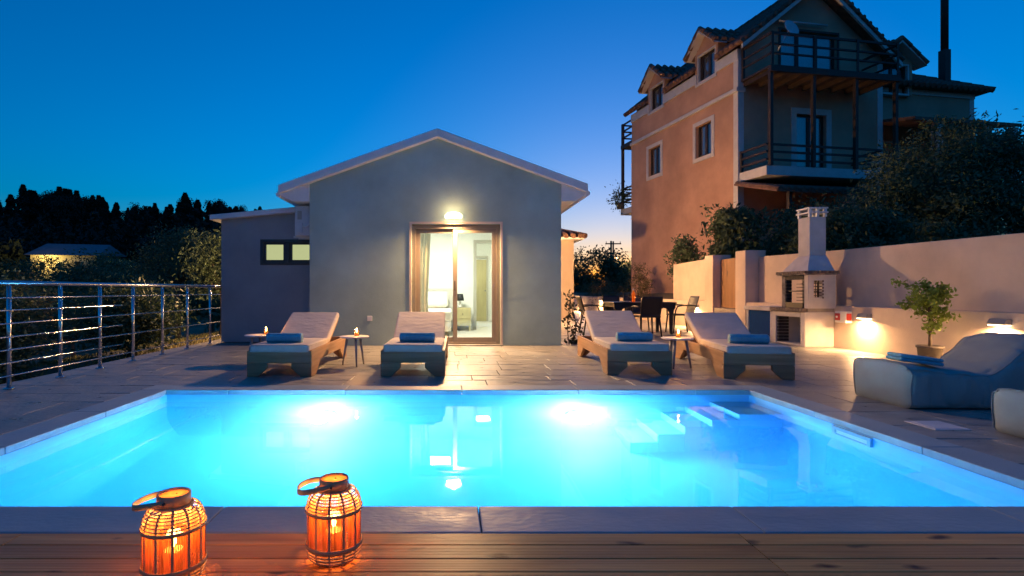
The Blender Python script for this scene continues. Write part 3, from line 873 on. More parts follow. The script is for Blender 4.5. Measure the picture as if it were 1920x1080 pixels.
# ================================================================== BEAN BAG LOUNGERS
def bean_bag(label, loc, rz, seed):
    t = thing('bean_bag_lounger', label, 'bean bag', loc, rz, 'bean bag loungers by the pool')
    rg = random.Random(seed)
    L, Wd = 1.75, .66
    nl, nr = 110, 88
    vs_ = []; fs = []
    def top(u):
        x = u*L
        if x < .62: return .35-.06*math.sin(min(1, x/.62)*math.pi*.5)
        q = min(1, (x-.62)/.48); q = q*q*(3-2*q)
        return .29+.29*q-.03*max(0, (x-1.15)/.6)
    for i in range(nl+1):
        u = i/nl
        e = min(u/.05, (1-u)/.06, 1); e = max(0, e); e = .93+.07*math.sqrt(max(0, 1-(1-e)**2))
        H = top(u)
        for k in range(nr):
            a = 2*math.pi*k/nr
            ex = .20
            ca, sa = math.cos(a), math.sin(a)
            y = math.copysign(abs(ca)**ex, ca); z = math.copysign(abs(sa)**ex, sa)
            bul = 1+.05*math.sin(math.pi*(z*.5+.5))
            wr = 1+.014*math.sin(u*31+y*4+seed+2*math.sin(z*3))*max(0, z)+.010*math.sin(u*67+z*6+y*2)+.006*math.sin(u*15-z*9)
            yy = y*Wd/2*bul*e*wr
            zz = (z*.5+.5)*H*(.94+.06*e)*wr
            if z > .2: zz += .03*(1-y*y)*e
            vs_.append((u*L, yy, max(.0, zz)))
    for i in range(nl):
        for k in range(nr):
            fs.append((i*nr+k, i*nr+(k+1) % nr, (i+1)*nr+(k+1) % nr, (i+1)*nr+k))
    mb = MB(); mb.add(vs_, fs, True)
    for base, sx, rev in ((0, -1, True), (nl*nr, 1, False)):
        # puffed end panels built from shrinking rings
        ring = [base+k for k in range(nr)]
        c = Vector((0,0,0))
        for q in ring: c += Vector(mb.v[q])
        c /= nr
        prev = ring
        for s, bo in ((.94,.010),(.80,.020),(.5,.027),(.2,.029)):
            new = []
            for q in ring:
                p = c+(Vector(mb.v[q])-c)*s; p.x += sx*bo; mb.v.append(tuple(p)); new.append(len(mb.v)-1)
            for k in range(nr):
                f = (prev[k], prev[(k+1) % nr], new[(k+1) % nr], new[k])
                mb.f.append(f if not rev else tuple(reversed(f))); mb.sm.append(True)
            prev = new
        mb.f.append(tuple(prev) if not rev else tuple(reversed(prev))); mb.sm.append(True)
    for q, p in enumerate(mb.v):
        P = Vector(p); c_ = Vector((P.x, 0, top(min(1, max(0, P.x/L)))*.5))
        d_ = (P-c_); d_.normalize()
        P2 = P+Vector((seed*3.1, 0, 0))
        a_ = .020*mnoise.noise(P2*3.6)+.010*mnoise.noise(Vector((P2.x*13, P2.y*5, P2.z*5)))
        rdg = 1-abs(mnoise.noise(Vector((P2.x*6, P2.y*7+P2.x*4, P2.z*6))))      # sharp little creases
        a_ -= .016*max(0, rdg-.82)/.18
        fl = min(1, P.z/.05)
        P = P+d_*a_*fl
        mb.v[q] = (P.x, P.y, max(0, P.z))
    body = mb.build('bag_body', M['bag'], t)
    # piped seams round the foot panel and along the upper edges
    ring = [mb.v[k] for k in range(nr)]
    MB().tube([(p[0]-.004, p[1]*1.006, max(.006, p[2]*1.006)) for p in ring]+[(ring[0][0]-.004, ring[0][1]*1.006, ring[0][2])], .0045, 6, cap=False).build('seam', M['bag_seam'], body)
    for kk in (nr//8, nr//2-nr//8):
        line = [mb.v[i*nr+kk] for i in range(nl+1)]
        MB().tube([(p[0], p[1]*1.003, p[2]*1.003) for p in line], .004, 6).build('seam', M['bag_seam'], body)
    return t
bean_bag('large grey bean bag lounger with a folded towel on its foot end', (3.90, 4.80, .0), R(-1), 2)
bean_bag('grey bean bag lounger at the right picture edge nearest the camera', (3.89, 3.50, .0), R(-2), 5).scale = (1,1,.84)
ft = thing('folded_towel', 'folded blue towel on the foot of the bean bag lounger', 'towel', (4.14, 4.74, .362), R(-10))
for k, (dx, dy, z0, z1) in enumerate(((.17,.11,0,.032),(.166,.107,.033,.064))):
    MB().box(-dx,dx,-dy,dy,z0,z1).build('fold', M['towel'], ft, bevel=.016, seg=4).rotation_euler = (0,R(7),0)

# ================================================================== LANTERNS
def lantern(label, loc, rz):
    t = thing('lantern', label, 'lantern', loc, rz, 'rattan lanterns on the wooden deck')
    def prof(z):
        if z < .065: return .074+.036*math.sqrt(max(0, 1-(1-z/.065)**2))
        if z < .19: return .110
        s = (z-.19)/.075
        return .060+.050*math.sqrt(max(0, 1-min(1, s)**2))
    MB().lathe([(.066,.002),(.074,.002),(.077,.018),(.069,.018)], 36, close=True).build('base_ring', M['bamboo'], t)
    MB().lathe([(.001,.006),(.066,.006),(.066,.012),(.001,.012)], 30).build('base_plate', M['bamboo'], t)
    for k in range(12):
        a = 2*math.pi*k/12
        pts = []
        zs = [.004+.262*i/18 for i in range(19)]
        mb = MB()
        for z in zs:
            r = prof(z)-.001
            for dr in (-.0016, .0016):
                for da in (-.0045, .0045):
                    mb.v.append(((r+dr)*math.cos(a)-da*math.sin(a), (r+dr)*math.sin(a)+da*math.cos(a), z))
        for i in range(18):
            b = i*4
            for q in ((0,1,5,4),(3,2,6,7),(1,3,7,5),(2,0,4,6)):
                mb.f.append(tuple(b+j for j in q)); mb.sm.append(False)
        mb.build('rib', M['bamboo'], t)
    for z in (.022,.034,.046,.058,.206,.217,.228,.238,.247,.255):
        r = prof(z)+.002
        MB().tube([(r*math.cos(2*math.pi*k/40), r*math.sin(2*math.pi*k/40), z) for k in range(41)], .0021 if z > .1 else .0032, 5, cap=False).build('ring_wire', M['bamboo'], t)
    for z0, z1 in ((.060,.073),(.187,.199)):
        MB().lathe([(.1125,z0),(.1165,z0),(.1165,z1),(.1125,z1)], 48, close=True).build('band', M['bamboo'], t)
    rg = random.Random(int(loc[0]*100))
    rd = MB(); N = 118
    for k in range(N):
        a = 2*math.pi*k/N
        if rg.random() < .04: continue
        r = .1075+rg.uniform(-.001,.001); hw = .0021*rg.uniform(.75,1.12)
        ca, sa = math.cos(a), math.sin(a)
        rd.add([(r*ca+hw*sa, r*sa-hw*ca, .062), (r*ca-hw*sa, r*sa+hw*ca, .062), (r*ca-hw*sa, r*sa+hw*ca, .192), (r*ca+hw*sa, r*sa-hw*ca, .192),
                ((r-.0012)*ca+hw*sa, (r-.0012)*sa-hw*ca, .062), ((r-.0012)*ca-hw*sa, (r-.0012)*sa+hw*ca, .062), ((r-.0012)*ca-hw*sa, (r-.0012)*sa+hw*ca, .192), ((r-.0012)*ca+hw*sa, (r-.0012)*sa-hw*ca, .192)],
               [(0,1,2,3),(5,4,7,6),(1,5,6,2),(4,0,3,7)])
    tag(rd.build('reed_screen', M['reed'], t), kind='stuff')
    MB().lathe([(.054,.262),(.060,.262),(.060,.300),(.056,.303),(.053,.300)], 40, close=True).build('collar', M['bamboo'], t)
    MB().lathe([(.064,.256),(.071,.258),(.071,.264),(.060,.266)], 40, close=True).build('collar_ring', M['bamboo'], t)
    lid = MB().lathe([(.001,.289),(.0525,.289),(.0525,.294),(.001,.294)], 36).build('lid', M['bamboo_lid'], t)
    MB().tube([(.004,.01,.2945),(.004,.01,.2965)], .003, 8).build('nail', M['black'], lid)
    # folded strap handle: a flat band looping out to -x
    hd = MB(); path = []
    for k in range(6): path.append((.0-.021*k, -.0625-.002*k))
    R_ = .0665
    for k in range(1, 16):
        a = math.pi*1.5-math.pi*k/16
        path.append((-.105+(.042)*math.cos(a)*1.0, R_*1.05*math.sin(a)))
    for k in range(6): path.append((-.105+.021*k, .0725-.002*k))
    for i, (x, y) in enumerate(path):
        x0, y0 = path[max(0,i-1)]; x1, y1 = path[min(len(path)-1,i+1)]
        tx, ty = x1-x0, y1-y0; l = math.hypot(tx, ty) or 1; nx_, ny_ = -ty/l, tx/l
        zc = .283+x*.13
        for dn in (-.0016,.0016):
            for dz in (-.010,.010):
                hd.v.append((x+nx_*dn, y+ny_*dn, zc+dz))
    for i in range(len(path)-1):
        b = i*4
        for q in ((0,1,5,4),(3,2,6,7),(1,3,7,5),(2,0,4,6)):
            hd.f.append(tuple(b+j for j in q)); hd.sm.append(True)
    n_ = len(path)*4
    hd.f += [(0,2,3,1),(n_-4,n_-3,n_-1,n_-2)]; hd.sm += [False,False]
    h = hd.build('handle', M['strap'], t)
    for s in (-1,1):
        MB().tube([(0,s*.060,.283),(0,s*.0675,.283)], .0045, 10).build('rivet', M['alu_dark'], h)
    cd_ = MB().lathe([(.001,.013),(.036,.013),(.036,.105),(.033,.108),(.001,.106)], 24).build('candle', M['wax'], t)
    MB().lathe([(.001,.115),(.009,.127),(.010,.137),(.004,.158),(.001,.165)], 10).build('flame', M['flame'], cd_)
    MB().lathe([(.048,.013),(.050,.013),(.050,.175),(.048,.175)], 28, close=True).build('glass_cylinder', M['candle_glass'], t)
    point('lantern_light', t, (0,0,.185), 6.0, (1.0,.44,.11), .03)
    t.scale = (.90,.90,1)
    return t
lantern('glowing rattan lantern on the deck, the nearer one cut by the lower edge', (-.945, 1.84, .002), R(-6))
lantern('glowing rattan lantern on the deck, whole, close to the pool coping', (-.425, 1.99, .002), R(2))

# ================================================================== BOUNDARY WALL, BARBECUE, GATE
WX = 6.85
bw = thing('boundary_wall', 'cream plastered boundary wall with low ledge and taller rear wall, right side', 'wall', (WX, 9, 0))
def wx(y): return WX if y < 13.6 else WX-(y-13.6)*.03
lo = MB().prism([(WX,1.5),(WX+.28,1.5),(WX+.28,12.25),(WX,12.25)], 'z', -.5, .73); lo.build('low_wall', M['plaster_cream'], bw, True, bevel=.008)
MB().prism([(wx(13.9),13.9),(wx(13.9)+.28,13.9),(wx(28.6)+.28,28.6),(wx(28.6),28.6)], 'z', -.5, .735).build('low_wall', M['plaster_cream'], bw, True, bevel=.008)
MB().box(2.0, wx(28.6)+.28, 28.605, 28.85, -.5, .735).build('low_wall', M['plaster_cream'], bw, True, bevel=.008)
MB().prism([(1.5,.2),(12.24,.2),(12.24,1.78),(9.7,1.74),(1.5,1.68)], 'x', WX+.281, WX+.47).build('upper_wall', M['plaster_cream'], bw, True, bevel=.008)
MB().prism([(14.2,.2),(16.5,.2),(16.5,1.80),(14.2,1.86)], 'x', WX+.12, WX+.36).build('upper_wall', M['plaster_cream'], bw, True, bevel=.008)
for y0, y1, z in ((12.25,12.68,1.93),(13.76,14.19,1.92)):
    MB().box(WX-.02, WX+.45, y0, y1, -.3, z).build('gate_pillar', M['plaster_cream'], bw, True, bevel=.01)
gt = thing('garden_gate', 'brown wooden garden gate between two cream pillars above the steps', 'gate', (WX+.2, 13.2, .55))
for k in range(7):
    y0 = 12.70+k*.15
    MB().box(WX+.18, WX+.215, y0, y0+.145, .57, 1.80).build('board', M['gate_wood'], gt, True, bevel=.004)
for z in (.72,1.62):
    MB().box(WX+.215, WX+.25, 12.70, 13.74, z, z+.09).build('rail', M['gate_wood'], gt, True, bevel=.004)
MB().tube([(WX+.13,12.80,1.15),(WX+.18,12.80,1.15)], .012, 8).build('handle', M['alu_dark'], gt, True)
stp = thing('garden_steps', 'two concrete steps leading up to the wooden gate', 'steps', (WX-.2, 13.1, 0))
MB().box(WX-.62, WX-.32, 12.70, 13.9, .0, .19).build('step', M['concrete'], stp, True, bevel=.008)
MB().box(WX-.319, WX+.0, 12.69, 13.75, .0, .38).build('step', M['concrete'], stp, True, bevel=.008)
MB().box(WX+.001, WX+.40, 12.69, 13.75, .0, .56).build('step', M['concrete'], stp, True, bevel=.008)

bq = thing('barbecue', 'white masonry barbecue with chimney, grill opening and blue door', 'barbecue', (6.6, 10.3, 0))
FX = 6.32; BX = 6.845
b = MB()
b.box(FX, BX, 9.45, 9.57, 0, .62); b.box(FX, BX, 10.28, 10.42, 0, .62); b.box(FX, BX, 9.5705, 10.2795, .52, .62); b.box(BX-.08, BX, 9.5705, 10.2795, 0, .5195)
b.box(FX+.01, BX, 9.5705, 10.2795, 0, .03)
b.build('base', M['plaster_white'], bq, True, bevel=.01)
# brick lining of the wood store
for k in range(8):
    MB().box(FX+.02, FX+.22, 10.235, 10.279, .035+k*.06, .085+k*.06).build('brick', M['brick_dark'], bq, True)
    MB().box(FX+.02, FX+.22, 9.571, 9.60, .035+k*.06, .085+k*.06).build('brick', M['brick_dark'], bq, True)
b = MB()
b.box(FX, BX, 10.4205, 10.47, 0, .60); b.box(FX, BX, 11.22, 11.30, 0, .60); b.box(FX-.04, BX, 10.4205, 11.34, .601, .68)
b.build('counter', M['plaster_white'], bq, True, bevel=.008)
dd = MB().box(FX+.012, FX+.04, 10.475, 11.215, .02, .597).build('blue_door', M['bbq_blue'], bq, True, bevel=.004)
# brick worktop edge
for k in range(12):
    MB().box(FX-.05, FX+.06, 9.46+k*.079, 9.532+k*.079, .622, .685).build('brick', M['brick'], bq, True, bevel=.004)
MB().box(FX+.0605, BX, 9.45, 10.42, .6205, .684).build('worktop', M['concrete'], bq, True)
# fire chamber
b = MB()
CX0, CX1, CY0, CY1 = 6.36, 6.845, 9.42, 10.16
WY0, WY1, WZa, WZb = 6.46, 6.62, .88, 1.18      # side opening (x range, z range)
b.box(CX0, CX1, CY0, CY0+.10, .6845, WZa); b.box(CX0, CX1, CY0, CY0+.10, WZb, 1.28)
b.box(CX0, WY0, CY0, CY0+.10, WZa+.0005, WZb-.0005); b.box(WY1, CX1, CY0, CY0+.10, WZa+.0005, WZb-.0005)
b.build('side_panel', M['plaster_white'], bq, True)
b = MB()
b.box(CX0, CX0+.12, CY1-.10, CY1, .6845, 1.28); b.box(CX1-.10, CX1, CY1-.10, CY1, .6845, 1.28)
b.box(CX1-.06, CX1, CY0+.101, CY1-.101, 1.15, 1.28)
b.build('chamber', M['soot'], bq, True)
MB().box(CX1-.055, CX1-.005, CY0+.101, CY0+.40, .6845, 1.149).build('chamber_back', M['brick_dark'], bq, True)
for k in range(9):
    z = .70+k*.062
    MB().box(CX0+.004, CX0+.11, CY1-.125, CY1-.101, z, z+.05).build('brick', M['brick_dark'], bq, True)
    MB().box(CX0+.004, CX0+.11, CY0+.101, CY0+.13, z, z+.05).build('brick', M['brick_dark'], bq, True)
for k in range(6):
    z = .86+k*.058
    MB().box(WY1-.012, WY1+.012, CY0-.012, CY0-.001, z, z+.035).build('brick', M['brick'], bq, True)
for k in range(5):
    z = .91+k*.055
    MB().tube([(WY0+.002,CY0+.03,z),(WY1-.002,CY0+.03,z)], .007, 6).build('grate_bar', M['black'], bq, True)
for x in (6.51,6.57):
    MB().tube([(x,CY0+.03,WZa),(x,CY0+.03,WZb)], .006, 6).build('grate_bar', M['black'], bq, True)
MB().box(CX0-.01, CX0+.02, CY0+.131, CY1-.126, .6845, .78).build('grill_tray', M['black'], bq, True)
for k in range(6):
    z = .82+k*.06
    MB().tube([(CX0+.02,CY0+.132,z),(CX0+.02,CY0+.34,z)], .006, 6).build('grate_bar', M['black'], bq, True)
    MB().tube([(CX0-.05,CY0+.12,z),(CX0+.02,CY0+.12,z)], .006, 6).build('grate_bar', M['black'], bq, True)
MB().box(CX0+.03, CX1-.07, CY0+.102, CY1-.127, .98, 1.0).build('grill_rack', M['black'], bq, True)
MB().box(CX0+.001, CX0+.05, CY0+.131, CY1-.126, 1.20, 1.279).build('lintel', M['brick_dark'], bq, True)
# hood
MB().box(CX0-.06, CX1, CY0-.05, CY1+.06, 1.2805, 1.30).build('hood_slab', M['soot'], bq, True)
for k in range(9):
    MB().box(CX0-.055+k*.064, CX0-.055+k*.064+.052, CY0-.075, CY0-.03, 1.302, 1.352).build('brick', M['brick'], bq, True, bevel=.003)
for k in range(13):
    MB().box(CX0-.085, CX0-.04, CY0-.025+k*.064, CY0-.025+k*.064+.052, 1.302, 1.352).build('brick', M['brick'], bq, True, bevel=.003)
hb = [(CX0-.03,CY0-.02),(CX1,CY0-.02),(CX1,CY1+.03),(CX0-.03,CY1+.03)]
ht = [(6.55,9.66),(6.85,9.66),(6.85,9.98),(6.55,9.98)]
MB().add([(x,y,1.301) for x,y in hb]+[(x,y,1.64) for x,y in ht], [(0,1,5,4),(1,2,6,5),(2,3,7,6),(3,0,4,7),(4,5,6,7),(3,2,1,0)]).build('hood', M['plaster_white'], bq, True)
ch = MB().box(6.552, 6.848, 9.662, 9.978, 1.6405, 2.34).build('chimney', M['plaster_white'], bq, True, bevel=.006)
for z in (2.405, 2.485):
    MB().box(6.525, 6.875, 9.635, 10.005, z, z+.028).build('chimney_slab', M['white_paint'], ch, bevel=.004)
for z0 in (2.341, 2.434):
    for x in (6.545, 6.815):
        for y in (9.655, 9.945):
            MB().box(x, x+.045, y, y+.045, z0, z0+(.063 if z0 < 2.4 else .050)).build('chimney_block', M['white_paint'], ch)
    MB().box(6.68, 6.72, 9.655, 9.70, z0, z0+(.063 if z0 < 2.4 else .050)).build('chimney_block', M['white_paint'], ch)
ub = thing('utility_box', 'small white and red switch box on the wall beside the barbecue', 'switch box', (6.80, 9.15, .54))
MB().box(-.07,.048,-.12,.13,-.09,.11).build('box', M['white_paint'], ub, bevel=.012)
MB().box(-.085,-.071,.0,.11,-.05,.07).build('front_cover', M['red'], ub, bevel=.006)
MB().tube([(-.098,.055,.01),(-.085,.055,.01)], .018, 12).build('knob', M['white_paint'], ub)
MB().box(-.055,.03,-.127,-.121,-.05,.07).build('front_cover', M['red'], ub, bevel=.003)

# downlights on the low wall
def step_light(label, y, z, p):
    t = thing('wall_downlight', label, 'wall lamp', (wx(y), y, z), 0 if y < 13.6 else R(1.7), 'downlights along the boundary wall')
    MB().prism([(-.001,-.02),(-.001,.055),(-.07,.05),(-.10,.0),(-.10,-.02)], 'y', -.105, .105).build('lamp_body', M['lamp_body'], t, bevel=.004)
    MB().box(-.095,-.006,-.098,.098,-.034,-.0205).build('diffuser', M['lamp_glass'], t, bevel=.003)
    area('downlight', t, (-.06,0,-.045), (0,R(12),0), (.06,.16), p, WARM, spread=170)
step_light('lit wall lamp above the large bean bag lounger', 6.58, .60, 46)
step_light('lit wall lamp between the barbecue and the potted tree', 8.72, .57, 46)
step_light('lit wall lamp behind the right hand dining chair', 14.6, .56, 60)
step_light('lit wall lamp beyond the dining table, second farthest on the low wall', 22.8, .60, 70)
step_light('lit wall lamp beyond the dining table, nearer of the small pair', 20.9, .60, 60)
step_light('lit wall lamp at the far end of the low wall', 26.0, .58, 90)

# ================================================================== DINING SET
dt = thing('dining_table', 'black rattan look dining table with arched legs on the side patio', 'table', (4.50, 12.6, 0))
MB().box(-.72,.72,-.45,.45,.70,.735).build('table_top', M['black_plastic'], dt, bevel=.008)
ap = [(-.70,.70),(.70,.70),(.70,.60),(.66,.56),(.63,0),(.57,0),(.56,.50),(.50,.585),(.40,.62),(-.40,.62),(-.50,.585),(-.56,.50),(-.57,0),(-.63,0),(-.66,.56),(-.70,.60)]
for y in (-.42,.37):
    MB().prism(ap, 'y', y, y+.05).build('leg_frame', M['black_plastic'], dt, bevel=.006)
ap2 = [(-.37,.699),(.37,.699),(.37,.55),(.30,.62),(-.30,.62),(-.37,.55)]
for x in (-.69,.64):
    MB().prism(ap2, 'x', x, x+.05).build('apron', M['black_plastic'], dt, bevel=.006)
def make_chair():
    t = thing('dining_chair', 'x', 'chair', (0,0,0), 0, 'dining chairs')
    MB().box(-.23,.23,-.24,.24,.415,.45).build('seat', M['black_plastic'], t, bevel=.014, seg=3)
    mb = MB(); nx_, nz_ = 8, 9
    for s in (0, 1):
        for k in range(nz_+1):
            v = k/nz_
            w = .215+.015*v-.02*max(0, v-.85)/.15
            for i in range(nx_+1):
                u = i/nx_*2-1
                mb.v.append((u*w, .235+.13*v+.02*u*u*-1+(.022 if s else 0), .44+.43*v))
    n1 = (nx_+1)*(nz_+1)
    for k in range(nz_):
        for i in range(nx_):
            a = k*(nx_+1)+i
            mb.f.append((a,a+1,a+nx_+2,a+nx_+1)); mb.f.append((n1+a,n1+a+nx_+1,n1+a+nx_+2,n1+a+1)); mb.sm += [True,True]
    for k in range(nz_):
        for e in (0, nx_):
            a = k*(nx_+1)+e; mb.f.append((a,a+nx_+1,n1+a+nx_+1,n1+a)); mb.sm.append(False)
    for i in range(nx_):
        for e in (0, nz_):
            a = e*(nx_+1)+i; mb.f.append((a,a+1,n1+a+1,n1+a)); mb.sm.append(False)
    mb.build('backrest', M['black_plastic'], t)
    for s in (-1, 1):
        MB().tube([(s*.20,-.21,.415),(s*.225,-.245,.002)], [.022,.016], 8).build('leg', M['black_plastic'], t)
        MB().tube([(s*.20,.21,.415),(s*.225,.28,.002)], [.022,.016], 8).build('leg', M['black_plastic'], t)
        MB().tube([(s*.235,.30,.63),(s*.27,.15,.655),(s*.275,-.05,.655),(s*.27,-.17,.63),(s*.25,-.205,.54),(s*.22,-.21,.43)], .016, 8).build('armrest', M['black_plastic'], t)
    return t
ch0 = make_chair()
CH = [('black dining chair with its back to the pool, right of the table middle', (4.36, 11.72), 180),
      ('black dining chair at the left end of the table, facing right', (3.42, 12.55), 90),
      ('black dining chair at the right end of the table, facing left', (5.50, 12.65), -90),
      ('black dining chair behind the table, left of the wine bottle', (4.22, 13.50), 0),
      ('black dining chair behind the table, right of the wine bottle', (4.78, 13.52), 0)]
for i, (lab, (x, y), a) in enumerate(CH):
    o = ch0 if i == 0 else copy_tree(ch0)
    o.location = (x, y, .002); o.rotation_euler = (0,0,R(a)); o['label'] = lab
bt = thing('wine_bottle', 'amber wine bottle standing on the dining table', 'bottle', (4.34, 12.48, .736))
MB().lathe([(.001,0),(.036,.0),(.038,.01),(.038,.19),(.015,.25),(.014,.31),(.001,.31)], 16).build('body', M['bottle'], bt)
MB().lathe([(.0145,.27),(.016,.27),(.016,.315),(.001,.316)], 12).build('cap', M['towel_edge'], bt)
for x, y, lab in ((4.22,12.38,'stemmed wine glass left of the amber bottle'),(4.40,12.34,'stemmed wine glass just right of the amber bottle')):
    t = thing('wine_glass', lab, 'glass', (x, y, .736), 0, 'wine glasses on the dining table')
    MB().lathe([(.001,.001),(.034,.002),(.005,.008),(.004,.09),(.03,.12),(.038,.16),(.032,.21)], 16).build('bowl', M['candle_glass'], t)
for x, lab in ((4.10,'white plate at the left of the dining table'),(4.72,'white plate at the right of the dining table')):
    t = tag(MB().lathe([(.001,.002),(.08,.002),(.13,.018),(.128,.02),(.08,.006),(.001,.006)], 24).build('plate', M['white_paint']), lab, 'plate', 'plates on the dining table')
    t.location = (x, 12.35, .736)

candle('lit candle on the dining table beside the wine bottle', (4.66, 12.55, .737), 7)

# ================================================================== FOLIAGE TOOLS
def leaf_mesh(name, centers, size, seed, aspect=.5, droop=0.0, jitter=.35, up=0.0):
    r = np.random.default_rng(seed)
    c = np.asarray(centers, float); n = len(c)
    d = r.normal(size=(n,3)); d[:,2] += -droop+up; d /= np.linalg.norm(d, axis=1, keepdims=True)
    q = r.normal(size=(n,3)); s = np.cross(d, q); s /= np.linalg.norm(s, axis=1, keepdims=True)+1e-9
    L = size*(1+jitter*r.uniform(-1,1,(n,1)))
    nm = np.cross(d, s)
    p0 = c-d*L*.5; p2 = c+d*L*.5
    p1 = c+s*L*aspect*.5+nm*L*.08; p3 = c-s*L*aspect*.5+nm*L*.08
    v = np.stack([p0,p1,p2,p3], 1).reshape(-1,3)
    me = bpy.data.meshes.new(name)
    me.vertices.add(4*n); me.vertices.foreach_set('co', v.astype(np.float32).ravel())
    me.loops.add(4*n); me.loops.foreach_set('vertex_index', np.arange(4*n, dtype=np.int32))
    me.polygons.add(n); me.polygons.foreach_set('loop_start', np.arange(0,4*n,4,dtype=np.int32))
    try: me.polygons.foreach_set('loop_total', np.full(n,4,dtype=np.int32))
    except Exception: pass
    me.update(calc_edges=True)
    return me
def crown_points(r, n, radii, nclump, spread, bottom=-.7, hollow=.35):
    cl = []
    while len(cl) < nclump:
        p = r.normal(size=3); p /= np.linalg.norm(p); p *= r.uniform(hollow, 1)**.6*r.uniform(.8,1.05)
        if p[2] > bottom: cl.append(p)
    cl = np.array(cl)*np.array(radii)
    k = r.integers(0, nclump, n)
    w = r.uniform(.6, 1.35, nclump)
    off = np.clip(r.normal(size=(n,3)), -1.7, 1.7)*np.array([1,1,.75])*spread*w[k][:,None]
    return cl, cl[k]+off
def tree(name, label, loc, h, radii, n, leaf, m, seed, trunk_r=.12, nclump=40, spread=.3, aspect=.45, cat='tree', group=None, cz=None, lean=(0,0), limbs=9):
    r = np.random.default_rng(seed)
    t = thing(name, label, cat, loc, 0, group)
    cz = h-radii[2] if cz is None else cz
    cl, pts = crown_points(r, n, radii, nclump, spread)
    base = np.array([lean[0], lean[1], cz])
    me = leaf_mesh('crown', pts+base, leaf, seed, aspect)
    obj('crown', me, m, t)
    mb = MB()
    fork = Vector((lean[0]*.5, lean[1]*.5, max(.15, cz-radii[2]*.75)))
    mb.tube([(0,0,-.15),(fork.x*.4+.05,fork.y*.4,fork.z*.5),tuple(fork)], [trunk_r*1.25, trunk_r, trunk_r*.8], 9)
    order = np.argsort(r.random(len(cl)))[:limbs]
    for i in order:
        e = Vector(cl[i]+base)
        mid = fork.lerp(e, .5)+Vector((0,0,-.08*radii[2]))
        mb.tube([tuple(fork), tuple(mid), tuple(e)], [trunk_r*.55, trunk_r*.3, trunk_r*.08], 6)
    mb.build('trunk', M['bark'], t)
    return t

# potted ficus
pf = thing('potted_tree', 'small leafy potted tree in a brown pot against the boundary wall', 'potted plant', (6.46, 7.15, .002))
MB().lathe([(.001,.0),(.105,0),(.112,.01),(.135,.23),(.148,.232),(.148,.262),(.135,.262),(.130,.235),(.001,.235)], 28).build('pot', M['pot'], pf)
MB().lathe([(.001,.245),(.128,.24)], 20).build('soil', M['soil'], pf)
r = np.random.default_rng(5)
mb = MB(); pts = []
mb.tube([(0,0,.22),(.01,.01,.45),(-.01,0,.7),(.0,.02,.95)], [.018,.015,.012,.006], 7)
for k in range(34):
    a = r.uniform(0, 6.28); z0 = r.uniform(.38,.98); out = r.uniform(.10,.30)*(1.15-.55*abs(z0-.68)/.3)
    if k in (3, 9): out = .36
    p1 = Vector((0,0,z0)); p2 = Vector((out*.55*math.cos(a), out*.55*math.sin(a), z0+.10)); p3 = Vector((out*math.cos(a), out*math.sin(a), z0+.10+r.uniform(-.06,.10)))
    mb.tube([p1,p2,p3], [.005,.003,.0015], 5)
    for q in range(46):
        u = r.uniform(.35,1.08)
        c = p1.lerp(p2, min(1,u*2)) if u < .5 else p2.lerp(p3, (u-.5)*2)
        pts.append(np.array(c)+r.normal(size=3)*.032)
mb.build('trunk', M['bark'], pf)
obj('foliage', leaf_mesh('foliage', pts, .062, 11, .5, .3), M['leaf_ficus'], pf)

# climbing plant at the house corner
cp = thing('climbing_plant', 'thin leafy shrub with bare stems at the right corner of the house', 'plant', (2.34, 9.95, .0))
mb = MB(); pts = []
for sx, h, bend in ((0,.92,.05),(.12,.62,-.08),(-.08,.5,.06),(.05,.75,.12),(-.14,.98,-.02)):
    p = [(sx*.6+bend*math.sin(k*.7), .03*math.sin(k*1.3+sx*9), h*k/7) for k in range(8)]
    mb.tube(p, [.009-.0008*k for k in range(8)], 5)
    for k in range(2, 8):
        for q in range(5):
            pts.append(np.array(p[k])+r.normal(size=3)*np.array([.045,.045,.04]))
for q in range(60): pts.append(np.array([r.normal()*.12, r.normal()*.06, abs(r.normal())*.05+.02]))
mb.build('stem', M['bark'], cp)
obj('foliage', leaf_mesh('foliage', pts, .082, 13, .55, .3), M['leaf_climb'], cp)

# ================================================================== TALL HOUSE
th = thing('tall_house', 'three storey terracotta house with wooden balconies and dormers above the boundary wall', 'house', (9.3, 17.1, 0), math.atan(.18))
FW, SD = 5.5, 6.63
LZ, EZ, RZ = 7.5, 8.85, 11.05
RXc = FW/2
def hp_(name, mb, m, parent=None, bevel=0):
    return mb.build(name, m, parent or th, bevel=bevel)
# side wall (x=0), with two window openings and two dormer notches
wins = [(1.27,2.13,5.73,6.88),(4.35,5.23,5.73,6.88)]
dorm = [(1.10,2.10),(4.20,5.22)]
sw_ = MB()
ys_ = sorted({0,SD}|{q for w_ in wins for q in w_[:2]})
for a_, b_ in zip(ys_, ys_[1:]):
    hit = [w_ for w_ in wins if abs(w_[0]-a_) < 1e-6]
    if hit:
        sw_.box(0,.25,a_+.0005,b_-.0005,-.5,hit[0][2]); sw_.box(0,.25,a_+.0005,b_-.0005,hit[0][3],LZ)
    else: sw_.box(0,.25,a_,b_,-.5,LZ)
hp_('side_wall', sw_, M['terracotta'])
ys_ = [0,dorm[0][0],dorm[0][1],dorm[1][0],dorm[1][1],SD]
kw = MB()
for i, (a_, b_) in enumerate(zip(ys_, ys_[1:])):
    kw.box(.02,.25,a_+.0005*(i%2),b_-.0005*(i%2),LZ+.001,8.30 if i % 2 else 8.42)
hp_('attic_wall', kw, M['terracotta'])
hp_('string_course', MB().box(-.07,.26,-.02,SD+.02,LZ-.11,LZ+.02), M['trim'], bevel=.01)
tr = MB()
